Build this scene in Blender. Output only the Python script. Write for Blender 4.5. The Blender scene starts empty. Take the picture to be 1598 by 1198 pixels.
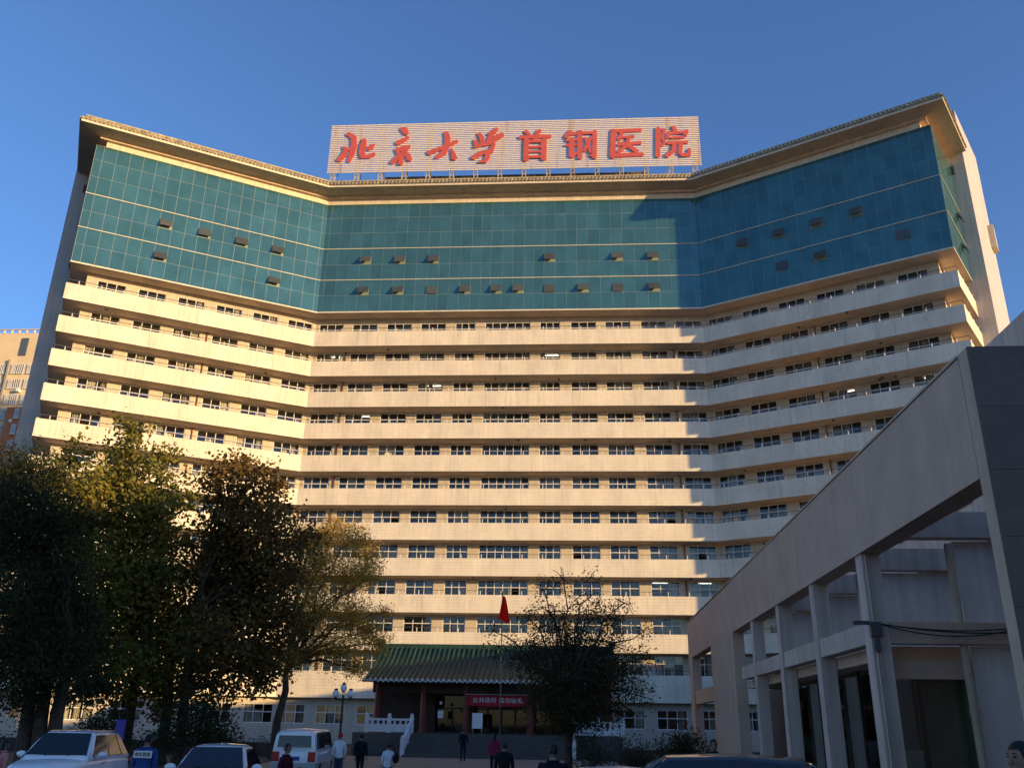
import bpy, bmesh, math, random
import numpy as np
from mathutils import Vector, Matrix

R = math.radians
SC = bpy.context.scene
COL = SC.collection
random.seed(7)
RNG = np.random.default_rng(11)

# ------------------------------------------------------------------ camera
YAW, PITCH, ROLL, FPX = R(-3.819), R(21.11), R(1.008), 1369.5
CAM = np.array([6.637, -88.355, 2.1])
_f = np.array([math.sin(YAW)*math.cos(PITCH), math.cos(YAW)*math.cos(PITCH), math.sin(PITCH)])
_r0 = np.array([math.cos(YAW), -math.sin(YAW), 0.0])
_u0 = np.cross(_r0, _f)
_r = _r0*math.cos(ROLL) + _u0*math.sin(ROLL)
_u = _u0*math.cos(ROLL) - _r0*math.sin(ROLL)
cam_d = bpy.data.cameras.new('camera')
cam_d.sensor_fit = 'HORIZONTAL'
cam_d.sensor_width = 36.0
cam_d.lens = FPX/1598*36.0
cam_d.clip_start = 0.1
cam_d.clip_end = 5000
cam = bpy.data.objects.new('camera', cam_d)
COL.objects.link(cam)
cam.matrix_world = Matrix(((_r[0], _u[0], -_f[0], CAM[0]), (_r[1], _u[1], -_f[1], CAM[1]), (_r[2], _u[2], -_f[2], CAM[2]), (0, 0, 0, 1)))
SC.camera = cam

# ------------------------------------------------------------------ light
SUN_EL = 6.95
SUN_DIR = Vector((0.889, -0.458, math.tan(R(SUN_EL)))).normalized()      # towards the sun
w = bpy.data.worlds.new('World'); SC.world = w; w.use_nodes = True
nt = w.node_tree; nt.nodes.clear()
sky = nt.nodes.new('ShaderNodeTexSky'); sky.sky_type = 'NISHITA'; sky.sun_disc = False
sky.sun_elevation = R(SUN_EL); sky.sun_rotation = math.atan2(SUN_DIR.x, SUN_DIR.y)
sky.altitude = 60; sky.air_density = 1.0; sky.dust_density = 0.3; sky.ozone_density = 4.2
bg = nt.nodes.new('ShaderNodeBackground'); bg.inputs[1].default_value = 0.145
out = nt.nodes.new('ShaderNodeOutputWorld')
wb = nt.nodes.new('ShaderNodeVectorMath'); wb.operation = 'MULTIPLY'; wb.inputs[1].default_value = (1.12, 0.945, 1.0)    # the camera's white balance
nt.links.new(sky.outputs[0], wb.inputs[0]); nt.links.new(wb.outputs[0], bg.inputs[0]); nt.links.new(bg.outputs[0], out.inputs[0])
sl = bpy.data.lights.new('sun', 'SUN'); sl.energy = 3.2; sl.angle = R(0.5); sl.color = (1.0, 0.66, 0.285)
so = bpy.data.objects.new('sun', sl); COL.objects.link(so)
so.rotation_euler = (-SUN_DIR).to_track_quat('-Z', 'Y').to_euler(); so.location = (60, -40, 60)
SC.view_settings.view_transform = 'Standard'; SC.view_settings.look = 'None'
SC.view_settings.exposure = 1.15; SC.view_settings.gamma = 1.0; SC.view_settings.use_curve_mapping = False
SC.cycles.max_bounces = 6; SC.cycles.diffuse_bounces = 4; SC.cycles.glossy_bounces = 3
SC.cycles.transparent_max_bounces = 8; SC.cycles.transmission_bounces = 4
SC.cycles.use_denoising = True

# ------------------------------------------------------------------ helpers
def ray(x, y):
    return _f + _r*(x-799)/FPX - _u*(y-599)/FPX
def at(x, y, Y):                      # the point of the place seen at photo pixel x, y on the vertical plane Y
    d = ray(x, y); t = (Y-CAM[1])/d[1]; return Vector(CAM+d*t)
def spot(x, dist):                    # ground point at a bearing and a distance from the photographer
    d = ray(x, 1128); d = np.array([d[0], d[1], 0]); d /= np.linalg.norm(d)
    return Vector((CAM[0]+d[0]*dist, CAM[1]+d[1]*dist, 0))

def node(nt, t, **k):
    n = nt.nodes.new(t)
    for a, b in k.items(): setattr(n, a, b)
    return n
def mat(name, col, rough=0.7, spec=0.3, metal=0.0, vary=0.12, scale=1.2, bump=0.0, bscale=30, rand=0.0, rust=None, streak=0.0, coat=0.0):
    m = bpy.data.materials.new(name); m.use_nodes = True
    nt = m.node_tree; p = nt.nodes['Principled BSDF']; L = nt.links.new
    p.inputs['Roughness'].default_value = rough; p.inputs['Metallic'].default_value = metal
    p.inputs['Specular IOR Level'].default_value = spec; p.inputs['Coat Weight'].default_value = coat
    tc = node(nt, 'ShaderNodeTexCoord')
    geo = node(nt, 'ShaderNodeNewGeometry')
    n1 = node(nt, 'ShaderNodeTexNoise'); n1.inputs['Scale'].default_value = scale; n1.inputs['Detail'].default_value = 6; n1.inputs['Roughness'].default_value = 0.65
    L(geo.outputs['Position'], n1.inputs['Vector'])
    mr = node(nt, 'ShaderNodeMapRange'); mr.inputs[1].default_value = 0.3; mr.inputs[2].default_value = 0.7
    mr.inputs[3].default_value = 1-vary; mr.inputs[4].default_value = 1+vary
    L(n1.outputs['Fac'], mr.inputs[0])
    val = mr.outputs[0]
    if streak:
        mp = node(nt, 'ShaderNodeMapping'); mp.inputs['Scale'].default_value = (3.0, 3.0, 0.12)
        L(geo.outputs['Position'], mp.inputs['Vector'])
        n2 = node(nt, 'ShaderNodeTexNoise'); n2.inputs['Scale'].default_value = 1.5; n2.inputs['Detail'].default_value = 4
        L(mp.outputs[0], n2.inputs['Vector'])
        m2 = node(nt, 'ShaderNodeMapRange'); m2.inputs[1].default_value = 0.35; m2.inputs[2].default_value = 0.65
        m2.inputs[3].default_value = 1-streak; m2.inputs[4].default_value = 1+streak*0.4
        L(n2.outputs['Fac'], m2.inputs[0])
        mm = node(nt, 'ShaderNodeMath', operation='MULTIPLY'); L(val, mm.inputs[0]); L(m2.outputs[0], mm.inputs[1]); val = mm.outputs[0]
    if rand:
        oi = node(nt, 'ShaderNodeObjectInfo')
        ad = node(nt, 'ShaderNodeMath', operation='ADD'); L(oi.outputs['Random'], ad.inputs[0]); L(geo.outputs['Random Per Island'], ad.inputs[1])
        fr = node(nt, 'ShaderNodeMath', operation='FRACT'); L(ad.outputs[0], fr.inputs[0])
        m3 = node(nt, 'ShaderNodeMapRange'); m3.inputs[3].default_value = 1-rand; m3.inputs[4].default_value = 1+rand
        L(fr.outputs[0], m3.inputs[0])
        mm = node(nt, 'ShaderNodeMath', operation='MULTIPLY'); L(val, mm.inputs[0]); L(m3.outputs[0], mm.inputs[1]); val = mm.outputs[0]
    vm = node(nt, 'ShaderNodeVectorMath', operation='SCALE'); vm.inputs[0].default_value = col[:3]
    L(val, vm.inputs['Scale'])
    cout = vm.outputs[0]
    if rust:
        n3 = node(nt, 'ShaderNodeTexNoise'); n3.inputs['Scale'].default_value = 0.9; n3.inputs['Detail'].default_value = 8
        mp = node(nt, 'ShaderNodeMapping'); mp.inputs['Scale'].default_value = (1.3, 1.3, 0.10)
        L(geo.outputs['Position'], mp.inputs['Vector']); L(mp.outputs[0], n3.inputs['Vector'])
        cr = node(nt, 'ShaderNodeMapRange'); cr.inputs[1].default_value = 0.58; cr.inputs[2].default_value = 0.74
        L(n3.outputs['Fac'], cr.inputs[0])
        mx = node(nt, 'ShaderNodeMix', data_type='RGBA'); L(cr.outputs[0], mx.inputs[0]); L(cout, mx.inputs[6]); mx.inputs[7].default_value = (*rust, 1)
        cout = mx.outputs[2]
    L(cout, p.inputs['Base Color'])
    if bump:
        nb = node(nt, 'ShaderNodeTexNoise'); nb.inputs['Scale'].default_value = bscale; nb.inputs['Detail'].default_value = 4
        L(geo.outputs['Position'], nb.inputs['Vector'])
        b = node(nt, 'ShaderNodeBump'); b.inputs['Strength'].default_value = bump; b.inputs['Distance'].default_value = 0.02
        L(nb.outputs['Fac'], b.inputs['Height']); L(b.outputs[0], p.inputs['Normal'])
    return m

def tile_mat(name, col, mortar, bw, bh, rough=0.45, msize=0.02, vary=0.08):
    """glazed facing tiles laid in courses, driven by the UV map in metres"""
    m = bpy.data.materials.new(name); m.use_nodes = True
    nt = m.node_tree; p = nt.nodes['Principled BSDF']; L = nt.links.new
    p.inputs['Roughness'].default_value = rough; p.inputs['Specular IOR Level'].default_value = 0.35
    uv = node(nt, 'ShaderNodeUVMap'); geo = node(nt, 'ShaderNodeNewGeometry')
    br = node(nt, 'ShaderNodeTexBrick'); br.inputs['Scale'].default_value = 1.0
    br.inputs['Brick Width'].default_value = bw; br.inputs['Row Height'].default_value = bh
    br.inputs['Mortar Size'].default_value = msize; br.inputs['Mortar Smooth'].default_value = 0.3; br.offset = 0.0
    br.inputs['Color1'].default_value = (*col, 1); br.inputs['Color2'].default_value = (*[c*0.95 for c in col], 1)
    br.inputs['Mortar'].default_value = (*mortar, 1)
    L(uv.outputs[0], br.inputs['Vector'])
    n1 = node(nt, 'ShaderNodeTexNoise'); n1.inputs['Scale'].default_value = 0.35; n1.inputs['Detail'].default_value = 7
    mp = node(nt, 'ShaderNodeMapping'); mp.inputs['Scale'].default_value = (1.6, 1.6, 0.7)
    L(geo.outputs['Position'], mp.inputs['Vector']); L(mp.outputs[0], n1.inputs['Vector'])
    mr = node(nt, 'ShaderNodeMapRange'); mr.inputs[1].default_value = 0.3; mr.inputs[2].default_value = 0.7
    mr.inputs[3].default_value = 1-vary; mr.inputs[4].default_value = 1+vary
    L(n1.outputs['Fac'], mr.inputs[0])
    mp2 = node(nt, 'ShaderNodeMapping'); mp2.inputs['Scale'].default_value = (4.0, 4.0, 0.25)
    n2 = node(nt, 'ShaderNodeTexNoise'); n2.inputs['Scale'].default_value = 1.0; n2.inputs['Detail'].default_value = 5
    L(geo.outputs['Position'], mp2.inputs['Vector']); L(mp2.outputs[0], n2.inputs['Vector'])
    mr2 = node(nt, 'ShaderNodeMapRange'); mr2.inputs[1].default_value = 0.52; mr2.inputs[2].default_value = 0.75
    mr2.inputs[3].default_value = 1.0; mr2.inputs[4].default_value = 0.82
    L(n2.outputs['Fac'], mr2.inputs[0])
    mm = node(nt, 'ShaderNodeMath', operation='MULTIPLY'); L(mr.outputs[0], mm.inputs[0]); L(mr2.outputs[0], mm.inputs[1])
    vm = node(nt, 'ShaderNodeVectorMath', operation='SCALE'); L(br.outputs['Color'], vm.inputs[0]); L(mm.outputs[0], vm.inputs['Scale'])
    L(vm.outputs[0], p.inputs['Base Color'])
    b = node(nt, 'ShaderNodeBump'); b.inputs['Strength'].default_value = 0.6; b.inputs['Distance'].default_value = 0.02; b.invert = True
    L(br.outputs['Fac'], b.inputs['Height']); L(b.outputs[0], p.inputs['Normal'])
    return m

def glass_mat(name, tint, refl=1.0):
    """clear window glass: the room shows through, the sky reflects by angle"""
    m = bpy.data.materials.new(name); m.use_nodes = True
    nt = m.node_tree; nt.nodes.clear(); L = nt.links.new
    o = node(nt, 'ShaderNodeOutputMaterial'); mx = node(nt, 'ShaderNodeMixShader')
    t = node(nt, 'ShaderNodeBsdfTransparent'); t.inputs[0].default_value = (*tint, 1)
    g = node(nt, 'ShaderNodeBsdfGlossy'); g.inputs['Roughness'].default_value = 0.03
    fr = node(nt, 'ShaderNodeFresnel'); fr.inputs[0].default_value = 1.6
    mu = node(nt, 'ShaderNodeMath', operation='MULTIPLY'); mu.inputs[1].default_value = refl; mu.use_clamp = True
    L(fr.outputs[0], mu.inputs[0]); L(mu.outputs[0], mx.inputs[0]); L(t.outputs[0], mx.inputs[1]); L(g.outputs[0], mx.inputs[2]); L(mx.outputs[0], o.inputs[0])
    return m

def leaf_mat(name, c1, c2, trans=0.35):
    m = bpy.data.materials.new(name); m.use_nodes = True
    nt = m.node_tree; nt.nodes.clear(); L = nt.links.new
    o = node(nt, 'ShaderNodeOutputMaterial'); mx = node(nt, 'ShaderNodeMixShader'); mx.inputs[0].default_value = trans
    d = node(nt, 'ShaderNodeBsdfDiffuse'); t = node(nt, 'ShaderNodeBsdfTranslucent')
    geo = node(nt, 'ShaderNodeNewGeometry'); n1 = node(nt, 'ShaderNodeTexNoise'); n1.inputs['Scale'].default_value = 0.7; n1.inputs['Detail'].default_value = 3
    L(geo.outputs['Position'], n1.inputs['Vector'])
    ad = node(nt, 'ShaderNodeMath', operation='MULTIPLY_ADD'); ad.inputs[1].default_value = 0.55
    mr = node(nt, 'ShaderNodeMapRange'); mr.inputs[1].default_value = 0.35; mr.inputs[2].default_value = 0.65; mr.inputs[3].default_value = 0; mr.inputs[4].default_value = 0.45
    L(n1.outputs['Fac'], mr.inputs[0]); L(geo.outputs['Random Per Island'], ad.inputs[0]); L(mr.outputs[0], ad.inputs[2])
    mc = node(nt, 'ShaderNodeMix', data_type='RGBA'); mc.inputs[6].default_value = (*c1, 1); mc.inputs[7].default_value = (*c2, 1)
    L(ad.outputs[0], mc.inputs[0]); L(mc.outputs[2], d.inputs[0]); L(mc.outputs[2], t.inputs[0])
    L(d.outputs[0], mx.inputs[1]); L(t.outputs[0], mx.inputs[2]); L(mx.outputs[0], o.inputs[0])
    return m
def emit_mat(name, col, s):
    m = bpy.data.materials.new(name); m.use_nodes = True
    p = m.node_tree.nodes['Principled BSDF']; p.inputs['Emission Color'].default_value = (*col, 1); p.inputs['Emission Strength'].default_value = s
    p.inputs['Base Color'].default_value = (*col, 1)
    return m

M = {}
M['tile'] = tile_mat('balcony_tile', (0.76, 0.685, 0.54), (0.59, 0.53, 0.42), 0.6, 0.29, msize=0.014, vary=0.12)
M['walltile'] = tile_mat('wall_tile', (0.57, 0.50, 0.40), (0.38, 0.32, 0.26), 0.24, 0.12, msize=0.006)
M['stairtile'] = tile_mat('stair_tower_tile', (0.56, 0.51, 0.46), (0.36, 0.33, 0.3), 0.6, 0.3, msize=0.014)
M['plaster'] = mat('soffit_plaster', (0.80, 0.66, 0.50), 0.85, 0.2, vary=0.14, scale=0.5)
M['cream'] = mat('cream_paint', (0.70, 0.60, 0.46), 0.6, 0.3, vary=0.1, scale=0.8, streak=0.12)
M['cornice'] = mat('cornice_paint', (0.62, 0.48, 0.34), 0.7, 0.25, vary=0.16, scale=0.6, streak=0.15)
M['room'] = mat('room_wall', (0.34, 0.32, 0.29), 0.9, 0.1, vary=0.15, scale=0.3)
M['frame'] = mat('white_window_frame', (0.72, 0.71, 0.69), 0.4, 0.4, vary=0.06)
M['pane'] = glass_mat('clear_pane', (0.74, 0.79, 0.78), 1.7)
M['curtain'] = mat('curtain_cloth', (0.58, 0.50, 0.42), 0.9, 0.1, vary=0.2, scale=2, rand=0.35)
M['rail'] = mat('dark_rail', (0.09, 0.085, 0.08), 0.5, 0.4, vary=0.2)
M['railpost'] = mat('pale_rail_post', (0.70, 0.67, 0.62), 0.5, 0.4)
M['pipe'] = mat('brown_pipe', (0.22, 0.10, 0.06), 0.6, 0.3, vary=0.25, scale=2)
M['mullion'] = mat('pale_green_mullion', (0.27, 0.33, 0.29), 0.4, 0.5, metal=0.1)
M['transom'] = mat('pale_transom', (0.66, 0.60, 0.46), 0.4, 0.5)
M['teal'] = mat('teal_mirror_glass', (0.066, 0.185, 0.195), 0.10, 0.6, metal=0.45, vary=0.16, scale=0.45, rand=0.10, bump=0.35, bscale=0.9)
M['sash'] = mat('grey_sash', (0.075, 0.085, 0.085), 0.3, 0.5, rand=0.2)
M['tilegreen'] = mat('green_glazed_tile', (0.020, 0.052, 0.040), 0.5, 0.3, vary=0.35, scale=1.5, rand=0.25)
M['tilegold'] = mat('weathered_eave_tile', (0.34, 0.29, 0.18), 0.5, 0.4, vary=0.4, scale=2.0, rand=0.3)
M['penthouse'] = mat('penthouse_render', (0.16, 0.115, 0.085), 0.9, 0.1, vary=0.2)
M['signslat'] = mat('sign_slat_paint', (0.76, 0.66, 0.53), 0.5, 0.4, vary=0.08, scale=1.5, rust=(0.60, 0.34, 0.10))
M['truss'] = mat('truss_steel', (0.42, 0.37, 0.28), 0.6, 0.4, vary=0.25, scale=3, rust=(0.34, 0.15, 0.05))
M['redletter'] = mat('red_letter_paint', (0.52, 0.095, 0.075), 0.45, 0.4, vary=0.12, scale=1.2)
M['concrete'] = mat('annex_concrete', (0.62, 0.42, 0.30), 0.85, 0.2, vary=0.12, scale=0.9, bump=0.25, bscale=14, streak=0.05)
M['concretelight'] = mat('annex_pale_paint', (0.62, 0.48, 0.39), 0.8, 0.2, vary=0.12, scale=0.7, streak=0.2)
M['annexwhite'] = mat('annex_white_wall', (0.84, 0.74, 0.66), 0.8, 0.2, vary=0.12, scale=0.7, streak=0.12)
M['granite'] = mat('dark_granite', (0.125, 0.082, 0.062), 0.5, 0.4, vary=0.2, scale=3)
M['darkglass'] = glass_mat('dark_shop_glass', (0.62, 0.68, 0.66), 2.2)
M['doorglass'] = glass_mat('door_glass', (0.5, 0.54, 0.5), 0.5)
M['asphalt'] = mat('asphalt', (0.05, 0.05, 0.052), 0.9, 0.2, vary=0.25, scale=0.6, bump=0.5, bscale=60)
M['paving'] = mat('tan_paving', (0.26, 0.21, 0.165), 0.85, 0.2, vary=0.15, scale=1.2)
M['stone'] = mat('grey_step_stone', (0.105, 0.095, 0.085), 0.8, 0.2, vary=0.15, scale=1.5)
M['marble'] = mat('white_marble', (0.68, 0.67, 0.66), 0.5, 0.3, vary=0.08, scale=2)
M['redwood'] = mat('dark_red_lacquer', (0.16, 0.03, 0.022), 0.4, 0.4, vary=0.15)
M['brownwood'] = mat('dark_brown_timber', (0.07, 0.045, 0.035), 0.6, 0.3, vary=0.2)
M['bannerred'] = mat('banner_red_cloth', (0.50, 0.025, 0.05), 0.7, 0.2, vary=0.08)
M['white'] = mat('white_paint', (0.78, 0.78, 0.77), 0.5, 0.3, vary=0.04)
M['yellow'] = mat('yellow_cloth', (0.75, 0.5, 0.03), 0.7, 0.1, vary=0.05)
M['steel'] = mat('pole_steel', (0.22, 0.215, 0.21), 0.4, 0.5, metal=0.6, vary=0.05)
M['bark'] = mat('bark', (0.085, 0.065, 0.05), 0.95, 0.1, vary=0.35, scale=4, bump=0.6, bscale=12)
M['lamp'] = emit_mat('fluorescent_tube', (1.0, 0.97, 0.88), 2.0)
M['hall'] = emit_mat('hall_lamp', (1.0, 0.82, 0.5), 0.35)
M['aptcream'] = mat('apartment_cream', (0.72, 0.58, 0.36), 0.8, 0.2, vary=0.1, scale=0.2)
M['aptorange'] = mat('apartment_orange', (0.50, 0.19, 0.085), 0.8, 0.2, vary=0.1, scale=0.2)
M['aptglass'] = mat('apartment_window_glass', (0.09, 0.11, 0.14), 0.12, 0.6, rand=0.4)
M['flagred'] = leaf_mat('flag_red_cloth', (0.80, 0.022, 0.018), (0.78, 0.02, 0.018), 0.45)
M['leafplane'] = leaf_mat('plane_leaf', (0.09, 0.12, 0.030), (0.33, 0.26, 0.06))
M['leafred'] = leaf_mat('russet_leaf', (0.070, 0.062, 0.024), (0.25, 0.14, 0.045))
M['leafgold'] = leaf_mat('golden_leaf', (0.38, 0.27, 0.05), (0.64, 0.40, 0.09), 0.45)
M['leafdark'] = leaf_mat('dark_leaf', (0.028, 0.036, 0.018), (0.07, 0.072, 0.034), 0.25)
M['leafolive'] = leaf_mat('olive_leaf', (0.040, 0.040, 0.018), (0.11, 0.085, 0.04), 0.3)
M['leafgrey'] = leaf_mat('grey_green_leaf', (0.06, 0.07, 0.05), (0.15, 0.15, 0.12), 0.3)
M['carwhite'] = mat('white_car_paint', (0.82, 0.82, 0.82), 0.22, 0.5, vary=0.02, coat=0.6)
M['carblack'] = mat('black_car_paint', (0.012, 0.012, 0.014), 0.2, 0.5, vary=0.02, coat=0.7)
M['cargrey'] = mat('grey_lower_van_paint', (0.36, 0.35, 0.33), 0.3, 0.5, vary=0.03, coat=0.4)
M['carglass'] = mat('tinted_car_glass', (0.012, 0.016, 0.022), 0.05, 0.7, vary=0.05)
M['tyre'] = mat('tyre_rubber', (0.02, 0.02, 0.02), 0.8, 0.2)
M['chrome'] = mat('chrome', (0.6, 0.6, 0.6), 0.15, 0.5, metal=0.9, vary=0.02)
M['taillight'] = mat('tail_light_plastic', (0.40, 0.015, 0.02), 0.2, 0.5, vary=0.05)
M['headlight'] = mat('headlight_plastic', (0.35, 0.37, 0.4), 0.12, 0.6, vary=0.1)
M['plasticblack'] = mat('black_plastic', (0.02, 0.02, 0.021), 0.5, 0.4)
M['bluepaint'] = mat('blue_sign_paint', (0.08, 0.06, 0.30), 0.5, 0.3)
M['skin'] = mat('skin', (0.27, 0.15, 0.105), 0.6, 0.3, vary=0.08, scale=8)
M['hair'] = mat('black_hair', (0.010, 0.009, 0.009), 0.5, 0.3)
def cloth(n, c):
    if n not in M: M[n] = mat(n, c, 0.9, 0.1, vary=0.18, scale=6, bump=0.2, bscale=25)
    return n

def obj(name, verts, faces, m=None, parent=None, mi=None, uvs=None, smooth=False, recalc=True):
    me = bpy.data.meshes.new(name)
    me.from_pydata([tuple(v) for v in verts], [], [tuple(f) for f in faces])
    mats = m if isinstance(m, (list, tuple)) else [m]
    for k in mats:
        if k: me.materials.append(M[k])
    if mi is not None: me.polygons.foreach_set('material_index', list(mi))
    if uvs is not None:
        ul = me.uv_layers.new(name='UVMap')
        flat = [c for f in uvs for uv in f for c in uv]
        ul.data.foreach_set('uv', flat)
    if recalc:
        bm = bmesh.new(); bm.from_mesh(me); bmesh.ops.recalc_face_normals(bm, faces=bm.faces); bm.to_mesh(me); bm.free()
    if smooth: me.polygons.foreach_set('use_smooth', [True]*len(me.polygons))
    me.update()
    o = bpy.data.objects.new(name, me); COL.objects.link(o)
    if parent: o.parent = parent
    return o
def empty(name, loc=(0, 0, 0), rz=0.0, parent=None):
    o = bpy.data.objects.new(name, None); COL.objects.link(o); o.location = loc; o.rotation_euler = (0, 0, rz); o.empty_display_size = 0.3
    if parent: o.parent = parent
    return o
def tag(o, label=None, cat=None, group=None, kind=None):
    if label: o['label'] = label
    if cat: o['category'] = cat
    if group: o['group'] = group
    if kind: o['kind'] = kind
    return o
def inst(name, me, parent, loc, rz=0.0, sc=(1, 1, 1), rx=0.0):
    o = bpy.data.objects.new(name, me); COL.objects.link(o); o.parent = parent
    o.location = loc; o.rotation_euler = (rx, 0, rz); o.scale = sc
    return o

class MB:
    def __init__(s): s.v = []; s.f = []; s.mi = []
    def _add(s, vs, fs, mi=0):
        b = len(s.v); s.v += [Vector(x) for x in vs]; s.f += [tuple(i+b for i in f) for f in fs]; s.mi += [mi]*len(fs); return s
    def box(s, x0, x1, y0, y1, z0, z1, mi=0, T=None):
        vs = [Vector((x, y, z)) for z in (z0, z1) for y in (y0, y1) for x in (x0, x1)]
        if T is not None: vs = [T @ v for v in vs]
        return s._add(vs, [(0, 2, 3, 1), (4, 5, 7, 6), (0, 1, 5, 4), (2, 6, 7, 3), (0, 4, 6, 2), (1, 3, 7, 5)], mi)
    def bar(s, a, b, w, h=None, mi=0, up=(0, 0, 1)):
        a = Vector(a); b = Vector(b); d = (b-a).normalized(); h = h or w
        x = d.cross(Vector(up))
        if x.length < 1e-4: x = d.cross(Vector((0, 1, 0)))
        x.normalize(); y = x.cross(d)
        vs = [p+x*i*w/2+y*j*h/2 for p in (a, b) for i, j in ((-1, -1), (1, -1), (1, 1), (-1, 1))]
        return s._add(vs, [(3, 2, 1, 0), (4, 5, 6, 7), (0, 1, 5, 4), (1, 2, 6, 5), (2, 3, 7, 6), (3, 0, 4, 7)], mi)
    def tube(s, pts, rad, n=8, mi=0, cap=True):
        pts = [Vector(p) for p in pts]; rr = rad if isinstance(rad, (list, tuple)) else [rad]*len(pts)
        vs = []; up = None
        for i, p in enumerate(pts):
            d = (pts[min(i+1, len(pts)-1)]-pts[max(i-1, 0)]).normalized()
            if up is None or abs(up.dot(d)) > 0.98: up = Vector((1, 0, 0)) if abs(d.x) < 0.8 else Vector((0, 1, 0))
            x = (up - d*up.dot(d)).normalized(); y = d.cross(x); up = x
            vs += [p+(x*math.cos(2*math.pi*k/n)+y*math.sin(2*math.pi*k/n))*rr[i] for k in range(n)]
        fs = [(i*n+k, i*n+(k+1) % n, (i+1)*n+(k+1) % n, (i+1)*n+k) for i in range(len(pts)-1) for k in range(n)]
        if cap: fs += [tuple(range(n))[::-1], tuple(range((len(pts)-1)*n, len(pts)*n))]
        return s._add(vs, fs, mi)
    def ell(s, c, r, n=10, m=7, mi=0, T=None):
        vs = []; fs = []
        for i in range(m+1):
            ph = math.pi*i/m
            for k in range(n):
                a = 2*math.pi*k/n
                v = Vector((c[0]+r[0]*math.sin(ph)*math.cos(a), c[1]+r[1]*math.sin(ph)*math.sin(a), c[2]+r[2]*math.cos(ph)))
                vs.append(T @ v if T is not None else v)
        for i in range(m):
            for k in range(n): fs.append((i*n+k, (i+1)*n+k, (i+1)*n+(k+1) % n, i*n+(k+1) % n))
        return s._add(vs, fs, mi)
    def prism(s, poly, y0, y1, mi=0):      # polygon in x,z extruded along y
        n = len(poly); vs = [(p[0], y0, p[1]) for p in poly]+[(p[0], y1, p[1]) for p in poly]
        return s._add(vs, [tuple(range(n))[::-1], tuple(range(n, 2*n))]+[(i, (i+1) % n, n+(i+1) % n, n+i) for i in range(n)], mi)
    def build(s, name, m, parent=None, smooth=False, recalc=True):
        return obj(name, s.v, s.f, m, parent, s.mi if isinstance(m, (list, tuple)) else None, smooth=smooth, recalc=recalc)

# ------------------------------------------------------------------ plan of the hospital
A, W, TH = 21.57, 25.3, R(29.8)
cT, sT = math.cos(TH), math.sin(TH)
JL, JR = Vector((-A, 0)), Vector((A, 0))
DL, DR = Vector((-cT, -sT)), Vector((cT, -sT))            # along the wings, outwards
NL, NC, NR = Vector((sT, -cT)), Vector((0, -1)), Vector((-sT, -cT))   # facade normals
EL, ER = JL+DL*W, JR+DR*W
ZB1, HP, ZG, ZT, FH = 40.954, 1.763, 45.12, 59.25, 3.6
BACK = 8.3
FLARE = 0.066                                  # the right end wall runs slightly outwards
def isect(p, d, q, e):
    k = (q-p).x*e.y-(q-p).y*e.x; return p+d*(k/(d.x*e.y-d.y*e.x))
def plan(d, e, back=BACK):
    """front outline moved out by d, ends moved out by e: six points left to right"""
    l0 = (EL+DL*e, -NL); l1 = (JL+NL*d, DL); l2 = (JL+NC*d, Vector((1, 0))); l3 = (JR+NR*d, DR); l4 = (ER+DR*e, -NR+DR*FLARE)
    P = [isect(*l0, *l1), isect(*l1, *l2), isect(*l2, *l3), isect(*l3, *l4)]
    return [EL+DL*e-NL*back]+P+[ER+DR*(e+FLARE*back)-NR*back]
CUM = [0, BACK, BACK+W, BACK+W+2*A, BACK+2*W+2*A, 2*BACK+2*W+2*A]
def sweep(prof, mats, closed=True, back=BACK, segs=range(5)):
    """prof: (d, e, z) corners; mats: slot per profile edge"""
    V = []; F = []; MI = []; UV = []
    n = len(prof)
    for d, e, z in prof: V += [(p.x, p.y, z) for p in plan(d, e, back)]
    vv = [0.0]
    for i in range(1, n+1):
        a, b = prof[i-1], prof[i % n]; vv.append(vv[-1]+math.hypot(a[0]-b[0], a[2]-b[2]))
    for i in range(n if closed else n-1):
        j = (i+1) % n
        flat = abs(prof[i][2]-prof[j][2]) < abs(prof[i][0]-prof[j][0])
        va, vb = (vv[i], vv[i+1]) if flat else (prof[i][2], prof[j][2])
        for k in segs:
            F.append((i*6+k, i*6+k+1, j*6+k+1, j*6+k)); MI.append(mats[i])
            UV.append(((CUM[k], va), (CUM[k+1], va), (CUM[k+1], vb), (CUM[k], vb)))
    return V, F, MI, UV
def sweep_obj(name, prof, mats, slots, parent, **k):
    V, F, MI, UV = sweep(prof, mats, **k)
    return obj(name, V, F, slots, parent, MI, UV, recalc=False)
SEG = {'L': (JL, DL, NL), 'C': (Vector((0, 0)), Vector((1, 0)), NC), 'R': (JR, DR, NR)}
def fp(seg, s, d, z):                      # point on a facade: s metres along, d metres in front
    o, t, n = SEG[seg]; p = o+t*s+n*d; return Vector((p.x, p.y, z))
def frz(seg): return {'L': -(math.pi-math.atan2(DL.y, DL.x)) if False else TH, 'C': 0.0, 'R': -TH}[seg]
# local x of a facade-mounted mesh runs left to right, local -y faces out

# ------------------------------------------------------------------ ground
g = obj('ground', [(-900, -900, -0.02), (900, -900, -0.02), (900, 900, -0.02), (-900, 900, -0.02)], [(0, 1, 2, 3)], 'asphalt'); tag(g, 'dark asphalt forecourt in front of the hospital', kind='structure')
g = obj('forecourt_paving', [(-9, -52, -0.016+0.004), (9.5, -52, -0.012), (9.5, -28.0, -0.012), (-9, -28.0, -0.012)], [(0, 1, 2, 3)], 'paving'); tag(g, 'tan paving leading to the entrance steps', kind='structure')

HSP = empty('hospital_building', (0, 0, 0))
tag(HSP, 'tall cream hospital with angled wings, balcony bands and teal glass top', 'hospital')

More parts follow.
